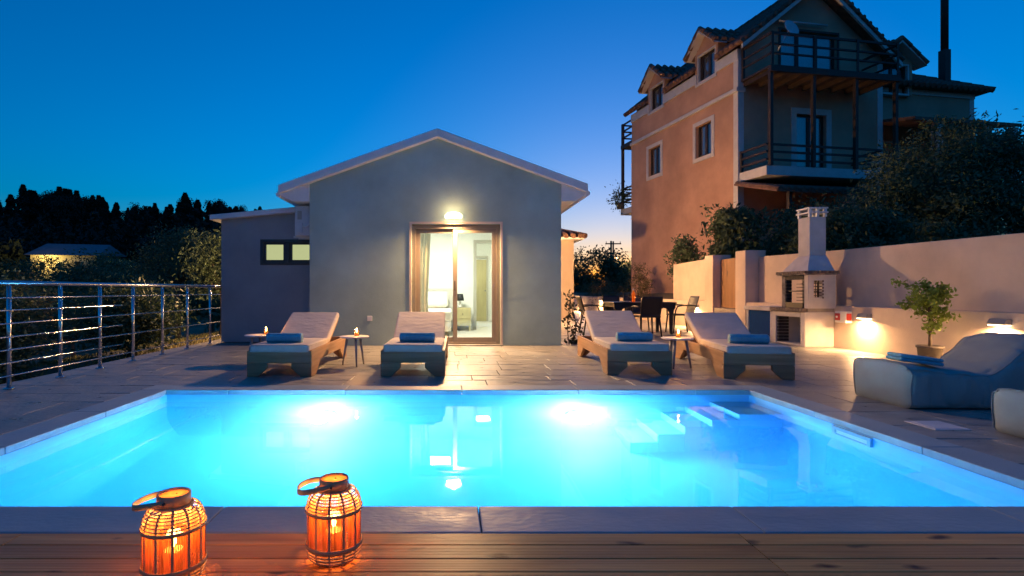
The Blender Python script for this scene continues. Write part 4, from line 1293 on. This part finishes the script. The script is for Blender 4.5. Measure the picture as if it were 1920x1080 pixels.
for i, (a_, b_) in enumerate(zip(ys_, ys_[1:])):
    if i % 2: tr.box(-.02,.26,a_-.06,b_+.06,8.301,8.38)
    else: tr.box(-.03,.27,a_+(.061 if i else 0),b_-(.061 if i < 4 else 0),8.421,8.76)
    if i % 2:
        tr.box(-.015,.255,a_-.061,a_-.001,8.381,8.76); tr.box(-.015,.255,b_+.001,b_+.061,8.381,8.76)
hp_('eave_trim', tr, M['trim'])
hp_('corner_trim', MB().box(-.012,.20,-.012,.2,-.5,LZ-.111).box(-.012,.2,-.012,.2,LZ+.021,8.62), M['trim'])
def window(parent, axis, pos, a0, a1, z0, z1, fr=.14, leaves=2, curtain=False, frame_m='trim'):
    """window or balcony door in a wall whose outer face is at pos; faces -x (axis x) or -y (axis y)"""
    def B(mb, p0, p1, q0, q1, r0, r1):
        return mb.box(pos+p0, pos+p1, q0, q1, r0, r1) if axis == 'x' else mb.box(q0, q1, pos+p0, pos+p1, r0, r1)
    mb = MB()
    B(mb,-.03,.06,a0-fr,a0-.001,z0-fr,z1+fr); B(mb,-.03,.06,a1+.001,a1+fr,z0-fr,z1+fr)
    B(mb,-.03,.06,a0-.0005,a1+.0005,z1+.001,z1+fr); B(mb,-.045,.06,a0-.0005,a1+.0005,z0-fr,z0-.001)
    w_ = mb.build('window', M[frame_m], parent)
    step = (a1-a0)/leaves
    for k in range(leaves):
        q0, q1 = a0+k*step+.001, a0+(k+1)*step-.001
        s = MB()
        B(s,.10,.15,q0,q0+.06,z0,z1); B(s,.10,.15,q1-.06,q1,z0,z1)
        B(s,.10,.15,q0+.0605,q1-.0605,z0,z0+.08); B(s,.10,.15,q0+.0605,q1-.0605,z1-.06,z1)
        s.build('window_sash', M['dark_wood'], w_)
        g = MB(); B(g,.12,.13,q0+.058,q1-.058,z0+.078,z1-.058); g.build('pane', M['glass_sky'], w_)
    c_ = MB(); B(c_,.20,.22,a0,a1,z0,z1)
    c_.build('curtain' if curtain else 'shutter', M['linen'] if curtain else M['shutter'], w_)
for w_ in wins: window(th, 'x', 0, *w_)
# front gable wall (y = 0)
D1 = (1.55,3.70,7.76,9.50); D2 = (2.14,3.28,4.78,6.80)
gz = lambda x: 8.85+(RZ-.12-8.85)*(1-abs(x-RXc)/RXc)
f = MB()
f.prism([(.251,-.5),(D2[0],-.5),(D2[0],7.3),(.251,7.3)], 'y', 0, .22)
f.prism([(D2[0]+.0005,-.5),(D2[1],-.5),(D2[1],D2[2]),(D2[0]+.0005,D2[2])], 'y', 0, .22)
f.prism([(D2[0]+.0005,D2[3]),(D2[1],D2[3]),(D2[1],7.3),(D2[0]+.0005,7.3)], 'y', 0, .22)
f.prism([(D2[1]+.0005,-.5),(FW,-.5),(FW,7.3),(D2[1]+.0005,7.3)], 'y', 0, .22)
f.prism([(.251,7.301),(D1[0],7.301),(D1[0],gz(D1[0])),(.251,gz(.251))], 'y', 0, .22)
f.prism([(D1[0]+.0005,7.301),(D1[1],7.301),(D1[1],D1[2]),(D1[0]+.0005,D1[2])], 'y', 0, .22)
f.prism([(D1[0]+.0005,D1[3]),(D1[1],D1[3]),(D1[1],gz(D1[1])),(RXc,gz(RXc)),(D1[0]+.0005,gz(D1[0]))], 'y', 0, .22)
f.prism([(D1[1]+.0005,7.301),(FW,7.301),(FW,gz(FW)),(D1[1]+.0005,gz(D1[1]))], 'y', 0, .22)
hp_('front_wall', f, M['terracotta'])
hp_('corner_trim', MB().box(FW-.2,FW+.012,-.014,.1,-.4,8.7), M['trim'])
window(th, 'y', 0, *D1, fr=.07, leaves=3, curtain=True, frame_m='dark_wood')
window(th, 'y', 0, *D2, fr=.19, leaves=2, curtain=True)
hp_('side_wall', MB().box(FW-.22,FW,.221,SD,-.5,8.8), M['terracotta'])
hp_('rear_wall', MB().prism([(.251,-.5),(FW-.221,-.5),(FW-.221,gz(FW-.221)),(RXc,gz(RXc)),(.251,gz(.251))], 'y', SD-.22, SD), M['terracotta'])
# roof with barrel tiles
sl2 = (RZ-8.87)/(RXc+.0)
def rz_(x): return RZ-sl2*abs(x-RXc)
rfm = MB()
rfm.prism([(RXc,RZ),(FW+.35,rz_(FW+.35)),(FW+.35,rz_(FW+.35)+.10),(RXc,RZ+.10)], 'y', -.40, SD+.35)
rfm.prism([(RXc-.001,RZ),(RXc-.001,RZ+.10),(-.12,rz_(-.12)+.10),(-.12,rz_(-.12))], 'y', 2.62, 3.70)
rfm.prism([(RXc-.001,RZ),(RXc-.001,RZ+.10),(.6,rz_(.6)+.10),(.6,rz_(.6))], 'y', .6, 2.619)
rfm.prism([(RXc-.001,RZ),(RXc-.001,RZ+.10),(.6,rz_(.6)+.10),(.6,rz_(.6))], 'y', 3.701, SD-.9)
rfm.prism([(RXc-.001,RZ),(RXc-.001,RZ+.10),(-.12,rz_(-.12)+.10),(-.12,rz_(-.12))], 'y', -.40, .599)
rfm.prism([(RXc-.001,RZ),(RXc-.001,RZ+.10),(-.12,rz_(-.12)+.10),(-.12,rz_(-.12))], 'y', SD-.899, SD+.35)
# low strips of the eave between the dormers
for a_, b_ in ((.599,1.0),(2.2,2.62),(3.70,4.1),(5.32,SD-.9)):
    rfm.prism([(.6,rz_(.6)),(.6,rz_(.6)+.10),(-.12,rz_(-.12)+.10),(-.12,rz_(-.12))], 'y', a_+.0005, b_-.0005)
roof = hp_('roof', rfm, M['tile'])
tl = MB()
def tile_col(mb, pa, pb, rr=.085, nseg=8):
    pa, pb = Vector(pa), Vector(pb); n = max(1, int((pb-pa).length/.34))
    for i in range(n):
        a_ = pa.lerp(pb, i/n); b_ = pa.lerp(pb, (i+1)/n+.02)
        mb.tube([a_, b_], [rr, rr*.8], nseg)
y = -.36
while y < SD+.35:
    ind = any(a_-.12 < y < b_+.12 for a_, b_ in dorm)
    xl = .62 if ind else -.17
    tile_col(tl, (xl,y,rz_(xl)+.12), (RXc,y,RZ+.12))
    tile_col(tl, (FW+.39,y,rz_(FW+.39)+.12), (RXc,y,RZ+.12))
    y += .235
tile_col(tl, (RXc,-.42,RZ+.17), (RXc,SD+.37,RZ+.17), .11)
tag(tl.build('roof_tiles', M['tile'], roof), kind='stuff')
vg = MB()
for x0, x1 in ((-.15,RXc),(RXc+.001,FW+.36)):
    vg.prism([(x0,rz_(x0)-.14),(x1,rz_(x1)-.14),(x1,rz_(x1)-.003),(x0,rz_(x0)-.003)], 'y', -.40, -.33)
hp_('verge_board', vg, M['trim'])
# serrated tile ends along the verges
for s, x0 in ((1,FW+.3),(-1,-.25)):
    for k in range(13):
        x = RXc+s*(k+.5)*.235
        MB().tube([(x,-.46,rz_(x)+.10),(x,-.12,rz_(x)+.14)], [.075,.06], 8).build('verge_tile', M['tile'], roof)
# wall dormers
for a_, b_ in dorm:
    d = MB(); ht_ = 9.42; mid = (a_+b_)/2; apx = 10.0
    d.box(.02,1.5,a_-.10,a_,8.381,ht_); d.box(.02,1.5,b_,b_+.10,8.381,ht_)
    d.prism([(a_-.14,ht_+.001),(b_+.14,ht_+.001),(mid,apx)], 'x', .02, .16)
    dm = hp_('dormer', d, M['terracotta'])
    g = MB()
    g.prism([(a_-.34,ht_-.10),(a_-.30,ht_-.02),(mid,apx+.10),(mid,apx+.01)], 'x', -.28, .20)
    g.prism([(b_+.34,ht_-.10),(mid+.0005,apx+.01),(mid+.0005,apx+.10),(b_+.30,ht_-.02)], 'x', -.28, .20)
    g.build('pediment', M['trim'], dm)
    window(dm, 'x', .06, a_+.06, b_-.06, 8.44, 9.36, fr=.05, leaves=2)
    for sgn, ye in ((-1,a_-.34),(1,b_+.34)):
        t2 = MB()
        for k in range(6):
            x = -.22+k*.30
            tile_col(t2, (x,ye,ht_-.02), (x,mid,apx+.16), .10, 7)
        t2.prism([(ye,ht_-.05),(mid,apx+.11),(mid,apx+.14),(ye,ht_-.02)], 'x', -.25, 1.6)
        tag(t2.build('dormer_tiles', M['tile'], dm), kind='stuff')
# balconies on the front
def balcony(x0, x1, out, z, rail_h, wood, name):
    b_ = MB()
    if wood: b_.box(x0,x1,-out,-.001,z-.06,z)
    else: b_.prism([(x0,z-.28),(x1,z-.28),(x1,z),(x0,z)], 'y', -out, -.001)
    b = hp_(name, b_, M['dark_wood'] if wood else M['trim'])
    rails = ((.93,.07),(.62,.05),(.34,.05)) if wood else ((.62,.06),(.40,.06),(.16,.06))
    for zz, hh in rails:
        MB().box(x0,x1,-out+.02,-out+.07,z+zz,z+zz+hh).build('rail', M['dark_wood'], b)
        for xx in (x0+.02, x1-.07):
            MB().box(xx,xx+.05,-out+.0705,-.03,z+zz,z+zz+hh).build('rail', M['dark_wood'], b)
    if wood:
        MB().box(x0-.02,x1+.02,-out-.03,-out+.10,z-.20,z-.061).build('beam', M['dark_wood'], b)
        for k in range(9):
            xx = x0+.1+k*(x1-x0-.3)/8
            MB().box(xx,xx+.09,-out+.101,-.002,z-.19,z-.061).build('joist', M['dark_wood'], b)
    return b
bu = balcony(.10, 4.72, 1.25, 7.75, .95, True, 'upper_balcony')
bd = balcony(.04, 4.30, 1.15, 4.76, .68, False, 'lower_balcony')
for xx in (.12, 1.60, 3.12, 4.60):
    MB().box(xx,xx+.10,-1.21,-1.11,4.765 if xx < 4.3 else 0,7.549).build('post', M['dark_wood'], bu)
    MB().box(xx,xx+.08,-1.255,-1.235,7.751,8.75).build('post', M['dark_wood'], bu)
MB().box(.10,.18,-.09,-.02,7.751,8.75).build('post', M['dark_wood'], bu)
MB().box(.05,.13,-.09,-.02,4.765,5.45).build('post', M['dark_wood'], bd)
# canopy under the lower balcony
cn = hp_('canopy', MB().prism([(-.002,4.42),(-1.75,3.92),(-1.75,3.86),(-.002,4.36)], 'x', -.15, 4.2), M['tile'])
for k in range(17):
    x = -.08+k*.26
    MB().tube([(x,-1.80,3.94),(x,-.05,4.43)], .075, 7).build('canopy_tile', M['tile'], cn)
for x in (.4, 3.9):
    MB().box(x,x+.1,-1.6,-1.5,-.3,3.9).build('canopy_post', M['dark_wood'], cn)
# rear balcony seen in profile beyond the far corner
rb = hp_('rear_balcony', MB().box(.1,4.5,SD+.001,SD+1.15,4.50,4.76), M['trim'])
ru = hp_('rear_balcony', MB().box(.1,4.5,SD+.001,SD+1.15,7.55,7.72), M['dark_wood'])
for b_, z in ((rb,4.76),(ru,7.72)):
    for zz in (.3,.6,.9):
        MB().box(.12,4.5,SD+1.05,SD+1.11,z+zz,z+zz+.06).build('rail', M['dark_wood'], b_)
        MB().box(.12,.18,SD+.02,SD+1.049,z+zz,z+zz+.06).build('rail', M['dark_wood'], b_)
    MB().box(.11,.21,SD+1.0,SD+1.12,4.761 if b_ is rb else 7.721,7.549 if b_ is rb else 8.7).build('post', M['dark_wood'], b_)
# wall lamp arm and antenna-like awning bar
hp_('awning_bar', MB().tube([(1.4,-.12,9.72),(3.2,-.12,9.72)], .035, 8), M['ac'])
dsh = hp_('satellite_dish', MB().lathe([(.001,0),(.16,.03),(.28,.09),(.27,.10),(.15,.042),(.001,.012)], 20), M['ac'])
dsh.location = (1.05,-.9,9.02); dsh.rotation_euler = (R(70),R(25),0)
MB().tube([(0,0,-.02),(0,-.55,-.35)], .02, 6).build('dish_arm', M['ac'], dsh)
# right wing
RWX = 10.6
rw_ = hp_('wing_wall', MB().box(FW+.013,RWX,.9,5.2,-.5,8.30), M['terracotta'])
MB().box(RWX-.2,RWX+.012,.885,1.1,-.4,8.12).build('corner_trim', M['trim'], rw_)
MB().box(FW+.02,RWX+.02,.86,.899,8.121,8.30).build('eave_trim', M['trim'], rw_)
wr = hp_('wing_roof', MB().add([(FW-.3,.55,8.32),(RWX+.4,.55,8.32),(RWX+.4,5.5,8.32),(FW-.3,5.5,8.32),(FW-.3,3.0,9.85),(RWX-1.6,3.0,9.85)],
            [(0,1,5,4),(1,2,5),(2,3,4,5),(3,0,4),(3,2,1,0)]), M['tile'])
t2 = MB(); k = 0
x = FW-.1
while x < RWX+.4:
    tt = min(1, (RWX+.4-x)/2.0)
    tile_col(t2, (x,.50,8.34), (x,.5+2.5*tt,8.34+1.53*tt), .09, 7); x += .24
tile_col(t2, (RWX+.42,.52,8.36), (RWX-1.6,3.0,9.9), .11, 7)
tag(t2.build('roof_tiles', M['tile'], wr), kind='stuff')
d = MB().box(6.1,6.2,.70,2.5,8.0,9.12).box(7.5,7.6,.70,2.5,8.0,9.12)
d.prism([(6.0,9.121),(7.7,9.121),(6.85,9.72)], 'y', .70, .86)
dm = hp_('wing_dormer', d, M['terracotta'])
g = MB()
g.prism([(5.8,8.98),(6.85,9.73),(6.85,9.84),(5.85,9.10)], 'y', .42, .9); g.prism([(7.9,8.98),(7.85,9.10),(6.8505,9.84),(6.8505,9.73)], 'y', .42, .9)
g.build('pediment', M['trim'], dm)
window(dm, 'y', .74, 6.28, 7.42, 8.05, 9.05, fr=.07, leaves=2)
for xe in (5.78, 7.92):
    t2 = MB()
    for k in range(6): tile_col(t2, (xe,.46+k*.3,9.08), (6.85,.46+k*.3,9.90), .10, 7)
    tag(t2.build('dormer_tiles', M['tile'], dm), kind='stuff')
cm = hp_('chimney', MB().box(10.02,10.28,1.42,1.68,8.4,10.2), M['dark_wood'])
MB().tube([(10.15,1.55,10.2),(10.15,1.55,14.6)], .12, 12).build('flue_pipe', M['dark_wood'], cm)
# ground floor terrace under the wing: lit window and pale columns
window(th, 'y', .89, 6.3, 7.2, 4.9, 6.3, fr=.08, leaves=2)
lw = MB().box(5.75,6.15,.86,.885,5.2,6.2).build('lit_window', emit('lit_window', (1.0,.5,.16), 1.0), th)
hp_('porch_roof', MB().prism([(.89,7.0),(-1.0,6.6),(-1.0,6.5),(.89,6.9)], 'x', 5.6, 9.9), M['tile'])
for x in (6.6,8.6,9.7):
    hp_('porch_column', MB().box(x,x+.22,-.9,-.7,-.3,6.5), M['trim'])

# ================================================================== TREES BEHIND THE WALL
TG = 'trees and shrubs behind the boundary wall'
tree('olive_tree', 'large olive tree in front of the tall house wing, left part of the grove', (11.75, 13.0, .85), 4.1, (1.55,1.4,1.55), 15000, .115, M['leaf_olive'], 21, .14, 60, .30, .34, group=TG, limbs=14)
tree('olive_tree', 'tall olive tree behind the wall above the potted plant', (12.9, 13.2, .85), 4.45, (1.5,1.4,1.75), 15000, .115, M['leaf_olive'], 22, .15, 60, .30, .34, group=TG, limbs=14)
tree('olive_tree', 'olive tree behind the wall at the right picture edge', (14.7, 13.4, .85), 4.6, (1.5,1.4,1.8), 13000, .115, M['leaf_olive'], 23, .15, 55, .30, .34, group=TG, limbs=14)
tree('evergreen_shrub', 'dark dense shrub directly left of the barbecue chimney', (8.45, 11.8, .85), 2.0, (.75,.6,.75), 7000, .10, M['leaf_dark'], 24, .06, 40, .17, .5, cat='shrub', group=TG)
tree('evergreen_shrub', 'dark shrub behind the wall right of the barbecue chimney', (9.1, 11.6, .85), 1.9, (.95,.6,.8), 8000, .10, M['leaf_dark'], 25, .06, 40, .2, .5, cat='shrub', group=TG)
tree('broadleaf_shrub', 'leafy shrub above the wooden gate before the terracotta wall', (8.05, 14.7, .85), 2.5, (.75,.55,.85), 4200, .15, M['leaf_dark'], 26, .07, 34, .2, .4, cat='shrub', group=TG)
tree('broadleaf_shrub', 'slender shrub against the terracotta wall left of the gate', (7.75, 17.4, .6), 2.3, (.45,.4,.9), 2600, .11, M['leaf_olive'], 27, .05, 24, .17, .4, cat='shrub', group=TG)
tree('evergreen_shrub', 'dark shrub below the canopy of the tall house', (9.9, 14.6, .85), 2.4, (1.1,.7,.95), 8000, .11, M['leaf_dark'], 28, .07, 44, .22, .45, cat='shrub', group=TG)
tree('evergreen_shrub', 'low dark shrubbery behind the wall under the olive trees', (11.6, 11.9, .85), 1.7, (1.5,.6,.8), 7000, .11, M['leaf_dark'], 29, .07, 44, .22, .45, cat='shrub', group=TG)
# sapling and dry shrubs past the dining table
tree('conifer_sapling', 'small slender conifer sapling before the terracotta wall', (7.6, 20.8, -.3), 2.5, (.34,.34,1.0), 1800, .09, M['leaf_dry'], 31, .03, 26, .12, .25, cat='tree')
tree('dry_shrub', 'pale dry shrub behind the low wall left of the sapling', (7.3, 23.8, -.3), 1.7, (.8,.5,.7), 2000, .10, M['leaf_dry'], 32, .03, 30, .22, .25, cat='shrub')
tree('dry_shrub', 'low dry shrub behind the low wall beneath the street lamps', (8.1, 28.5, -.3), 1.7, (1.2,.6,.7), 2200, .12, M['leaf_dry'], 33, .03, 30, .25, .25, cat='shrub')
tree('roadside_tree', 'dark round tree beyond the cream wing', (12.6, 46, -.4), 5.3, (3.2,2.4,2.6), 7000, .26, M['leaf_dark'], 34, .2, 60, .5, .5)
tree('roadside_tree', 'small dark tree against the pink horizon beside the tall house', (19.2, 58, -.4), 5.0, (1.6,1.6,2.4), 3000, .26, M['leaf_dark'], 35, .15, 40, .4, .5)
tree('roadside_tree', 'low dark tree behind the street lamps', (20.5, 70, -.4), 4.2, (4.0,2.4,2.2), 4000, .3, M['leaf_dark'], 36, .15, 40, .5, .5)
# balcony pot plant on the rear balcony corner
bp_ = thing('balcony_plant', 'bushy plant on the rear balcony corner of the tall house', 'plant', (7.93, 24.55, 4.76))
MB().lathe([(.001,0),(.14,0),(.18,.28),(.001,.27)], 14).build('pot', M['pot'], bp_)
r = np.random.default_rng(44)
obj('foliage', leaf_mesh('foliage', r.normal(size=(700,3))*np.array([.22,.2,.24])+np.array([0,0,.5]), .11, 44, .45), M['leaf_dark'], bp_)

# street lamps and utility poles along the road
def street_lamp(label, x, y, h, bulb='street_bulb', p=60, arm=.6, col=WARM):
    t = thing('street_lamp', label, 'street lamp', (x, y, -.45))
    MB().tube([(0,0,0),(0,0,h*.9),(arm*.3,0,h+.3),(arm,0,h+.45)], [.09,.06,.05,.04], 8).build('pole', M['pole'], t)
    MB().box(arm-.1,arm+.35,-.1,.1,h+.40,h+.50).build('lamp_head', M['lamp_body'], t)
    MB().lathe([(.001,-.14),(.10,-.09),(.13,0),(.001,.001)], 12, (arm+.12,0,h+.39)).build('bulb', M[bulb], t)
    point('street_light', t, (arm+.12,0,h+.1), p, col, .1)
street_lamp('yellow street lamp left of the utility poles', 17.4, 57, 4.6, p=160)
street_lamp('yellow street lamp right of the utility poles', 22.7, 72, 4.6, p=160)
street_lamp('yellow street lamp right at the terracotta house corner', 20.6, 61, 4.2, p=160)
def pole(label, x, y, h, arms):
    t = thing('utility_pole', label, 'utility pole', (x, y, -.45), 0, 'utility poles by the road')
    MB().tube([(0,0,0),(0,0,h)], [.13,.09], 8).build('mast', M['pole'], t)
    if arms:
        MB().box(-.9,.9,-.06,.06,h-.35,h-.22).build('cross_arm', M['pole'], t)
        for q in (-.8,0,.8): MB().tube([(q,0,h-.22),(q,0,h-.02)], .04, 6).build('insulator', M['ac'], t)
pole('tallest utility pole left of the crossarm pole', 15.9, 52, 6.3, False)
pole('utility pole with a crossarm against the pink sky', 18.9, 61, 7.1, True)
pole('short utility pole between the other two poles', 17.6, 59, 5.9, False)
wr_ = thing('overhead_wire', 'thin overhead wires between the utility poles', 'wire', (18.9, 61, 6.5))
for z in (6.45, 5.2):
    MB().tube([(-10+40*k/10, 58+10*k/10, z-1.2*math.sin(math.pi*k/10)) for k in range(11)], .018, 5).build('wire', M['black'], wr_, True)

# ================================================================== LEFT: SHRUBS, GRASS, FAR WOOD
LGp = 'olive trees below the railing'
LT = [('olive tree with bare stems next to the dark annex wall', (-7.4,17.5), 3.6, (1.15,1.0,1.25), 'leaf_olive', 51),
      ('round olive tree left of the one by the annex', (-10.4,20.5), 4.5, (1.5,1.3,1.2), 'leaf_olive', 52),
      ('olive tree right behind the far railing posts', (-13.6,22.5), 4.2, (1.7,1.4,1.3), 'leaf_olive', 53),
      ('broad olive tree below the far street lamp', (-17.6,25.0), 3.9, (2.3,1.8,1.7), 'leaf_olive', 54),
      ('olive tree at the left picture edge behind the railing', (-12.2,13.2), 3.0, (1.6,1.4,1.4), 'leaf_olive', 55),
      ('shrubby olive close behind the nearest railing posts', (-8.6,9.8), 2.1, (1.1,1.1,1.0), 'leaf_olive', 56),
      ('tall olive tree in the middle of the slope', (-15.6,18.6), 4.0, (1.8,1.6,1.7), 'leaf_dry', 57),
      ('dense evergreen tree behind the olive by the annex', (-16.0,36.0), 6.6, (3.4,2.6,2.8), 'leaf_dark', 58),
      ('dense evergreen tree left of the other evergreen', (-23.0,34.0), 6.0, (3.2,2.6,2.6), 'leaf_dark', 59),
      ('spreading evergreen tree below the right half of the far house', (-37.5,58.0), 6.5, (4.4,2.8,2.4), 'leaf_dark', 60),
      ('evergreen tree at the left edge below the far house', (-45.0,58.0), 6.6, (4.4,3.0,2.6), 'leaf_dark', 61),
      ('low shrub on the bank below the railing middle', (-6.9,11.6), 1.5, (.7,.7,.6), 'leaf_dark', 62)]
for lab, (x, y), h, rd_, m_, sd_ in LT:
    big = rd_[0] > 2.5
    tree('evergreen_tree' if big else ('low_shrub' if h < 2.2 else 'olive_tree'), lab, (x, y, float(ground_h(x,y))-.05), h, rd_, 8000 if big else 7000, .24 if big else .12, M[m_], sd_, .1 if not big else .2, 55, .30 if not big else .55, .36, cat='shrub' if h < 2.2 else 'tree', group=LGp, limbs=12)
# grass on the lit bank
r = np.random.default_rng(71)
n = 16000
gx = -5.0-10*r.random(n)**1.4; gy = 9.8+20*r.random(n)
keep = np.sin(gx*1.7+gy*.9)+np.cos(gy*1.3-gx*.6) > -.7
gx, gy = gx[keep], gy[keep]
gp = np.stack([gx, gy, ground_h(gx, gy)+.05], -1)
tag(obj('grass', leaf_mesh('grass', gp, .15, 72, .16, up=2.2), M['grass']), 'short dry grass on the lit bank beyond the railing', 'grass', kind='stuff')
# conifers on the ridge
def conifer_mesh(seed, n=3800):
    r = np.random.default_rng(seed)
    z = r.random(n)**.8
    rad = (1-z)**.85*.17*(1+.35*np.sin(z*40+r.uniform(0,6)))*(.35+.65*r.random(n)**.5)+.01
    a = r.uniform(0, 6.283, n)
    p = np.stack([rad*np.cos(a), rad*np.sin(a), .08+.92*z-rad*.25], -1)
    return leaf_mesh('crown', p, .034, seed, .45, .2)
def broad_mesh(seed, n=4200):
    r = np.random.default_rng(seed)
    cl, p = crown_points(r, n, (.30,.30,.24), 36, .055)
    return leaf_mesh('crown', p+np.array([0,0,.72]), .042, seed, .5)
CM = [conifer_mesh(81), conifer_mesh(82), conifer_mesh(83)]; BM = [broad_mesh(84), broad_mesh(85)]
trunk_me = MB().tube([(0,0,-.05),(0,0,.5),(0,0,.9)], [.022,.016,.004], 6).mesh('trunk'); trunk_me.materials.append(M['bark'])
for me in CM+BM: me.materials.append(M['leaf_conifer'])
def ridge_tree(x, y, h, kind, sx, label, group, nm):
    t = thing(nm, label, 'tree', (x, y, float(ground_h(x,y))-.3), r.uniform(0,6.28), group)
    t.scale = (h*sx, h*sx, h)
    obj('crown', (CM if kind == 'c' else BM)[int(r.integers(0, 3 if kind == 'c' else 2))], None, t)
    obj('trunk', trunk_me, None, t)
# skyline: (picture-independent) ridge positions with heights falling to the right
r = np.random.default_rng(90)
for k in range(104):
    u = k/103
    x = -128+u*86+r.uniform(-1.2,1.2); y = 128+r.uniform(-5,6)
    top = 23.9-3.6*u**1.3+1.3*math.sin(u*17+.6)+.7*math.sin(u*41)+r.uniform(-1.2,1.0)
    if .30 < u < .42: top += 1.8
    g = float(ground_h(x,y)); h = top-g+.3
    con = r.random() < .78
    ridge_tree(x, y, h, 'c' if con else 'b', r.uniform(1.05,1.5) if con else r.uniform(.5,.75), 'dark conifer on the wooded ridge skyline' if con else 'dark broadleaf tree on the wooded ridge skyline',
               'conifers on the ridge skyline' if con else 'broadleaf trees on the ridge skyline', 'ridge_conifer' if con else 'ridge_tree')
# the wood below the skyline reads as one dark mass
cs = []
for k in range(420):
    x = r.uniform(-150,-22); y = r.uniform(78,124)
    if -72 < x+ (y-90)*.69 < -50 and y < 95: continue
    g = float(ground_h(x,y)); h = r.uniform(7,11)
    z = r.random(130); rad = (1-z)**.7*h*.36
    a = r.uniform(0,6.283,130)
    cs.append(np.stack([x+rad*np.cos(a), y+rad*np.sin(a), g+.3+h*z], -1))
tag(obj('forest', leaf_mesh('forest', np.concatenate(cs), 1.15, 91, .5), M['leaf_conifer']), 'dark mass of forest on the hillside', 'forest', kind='stuff')
# low scrub filling the valley between
cs = []
for k in range(170):
    x = r.uniform(-85,-7); y = r.uniform(27,80)
    if x > -.28*y+1: continue
    g = float(ground_h(x,y)); h = r.uniform(1.6,3.6)*(1+.006*y)
    q = r.normal(size=(150,3)); q /= np.linalg.norm(q,axis=1,keepdims=True); q *= r.random((150,1))**.4
    cs.append(np.array([x,y,g+h*.45])+q*np.array([h*.75,h*.7,h*.55]))
tag(obj('scrub', leaf_mesh('scrub', np.concatenate(cs), .42, 92, .5), M['leaf_dark']), 'dark scrub filling the valley', 'scrub', kind='stuff')

# far house with grey roof, lit wall
fh = thing('far_house', 'distant low house with grey roof and lit yellow wall below the wood', 'house', (-62.5, 90, 1.4), R(-4))
MB().box(-6.2,5.4,-2.5,3,-2.5,5.6).build('wall', M['far_wall'], fh)
MB().add([(-6.8,-3.2,5.5),(6.2,-3.2,5.3),(6.2,3.6,5.5),(-6.8,3.6,5.5),(-5.6,.2,7.6),(5.6,.2,7.3)], [(0,1,5,4),(1,2,5),(2,3,4,5),(3,0,4),(3,2,1,0)]).build('roof', M['far_roof'], fh)
for x in (-4.6,-1.5,1.6):
    w_ = MB().box(x,x+1.0,-2.56,-2.501,3.0,4.4).build('window', M['alu_dark'], fh)
    MB().box(x+.1,x+.9,-2.575,-2.561,3.1,4.3).build('pane', M['glass_dark'], w_)
point('eave_light', fh, (-3.0,-4.6,4.6), 900, (1.0,.72,.25), .2)
street_lamp('white street lamp far away between the trees, left side', -37.6, 61, 3.7, 'street_bulb_white', 300, .5, (.9,1.0,.75))
print('objects', len(bpy.data.objects), 'tris', sum(len(o.data.polygons) for o in bpy.data.objects if o.type == 'MESH')*2)
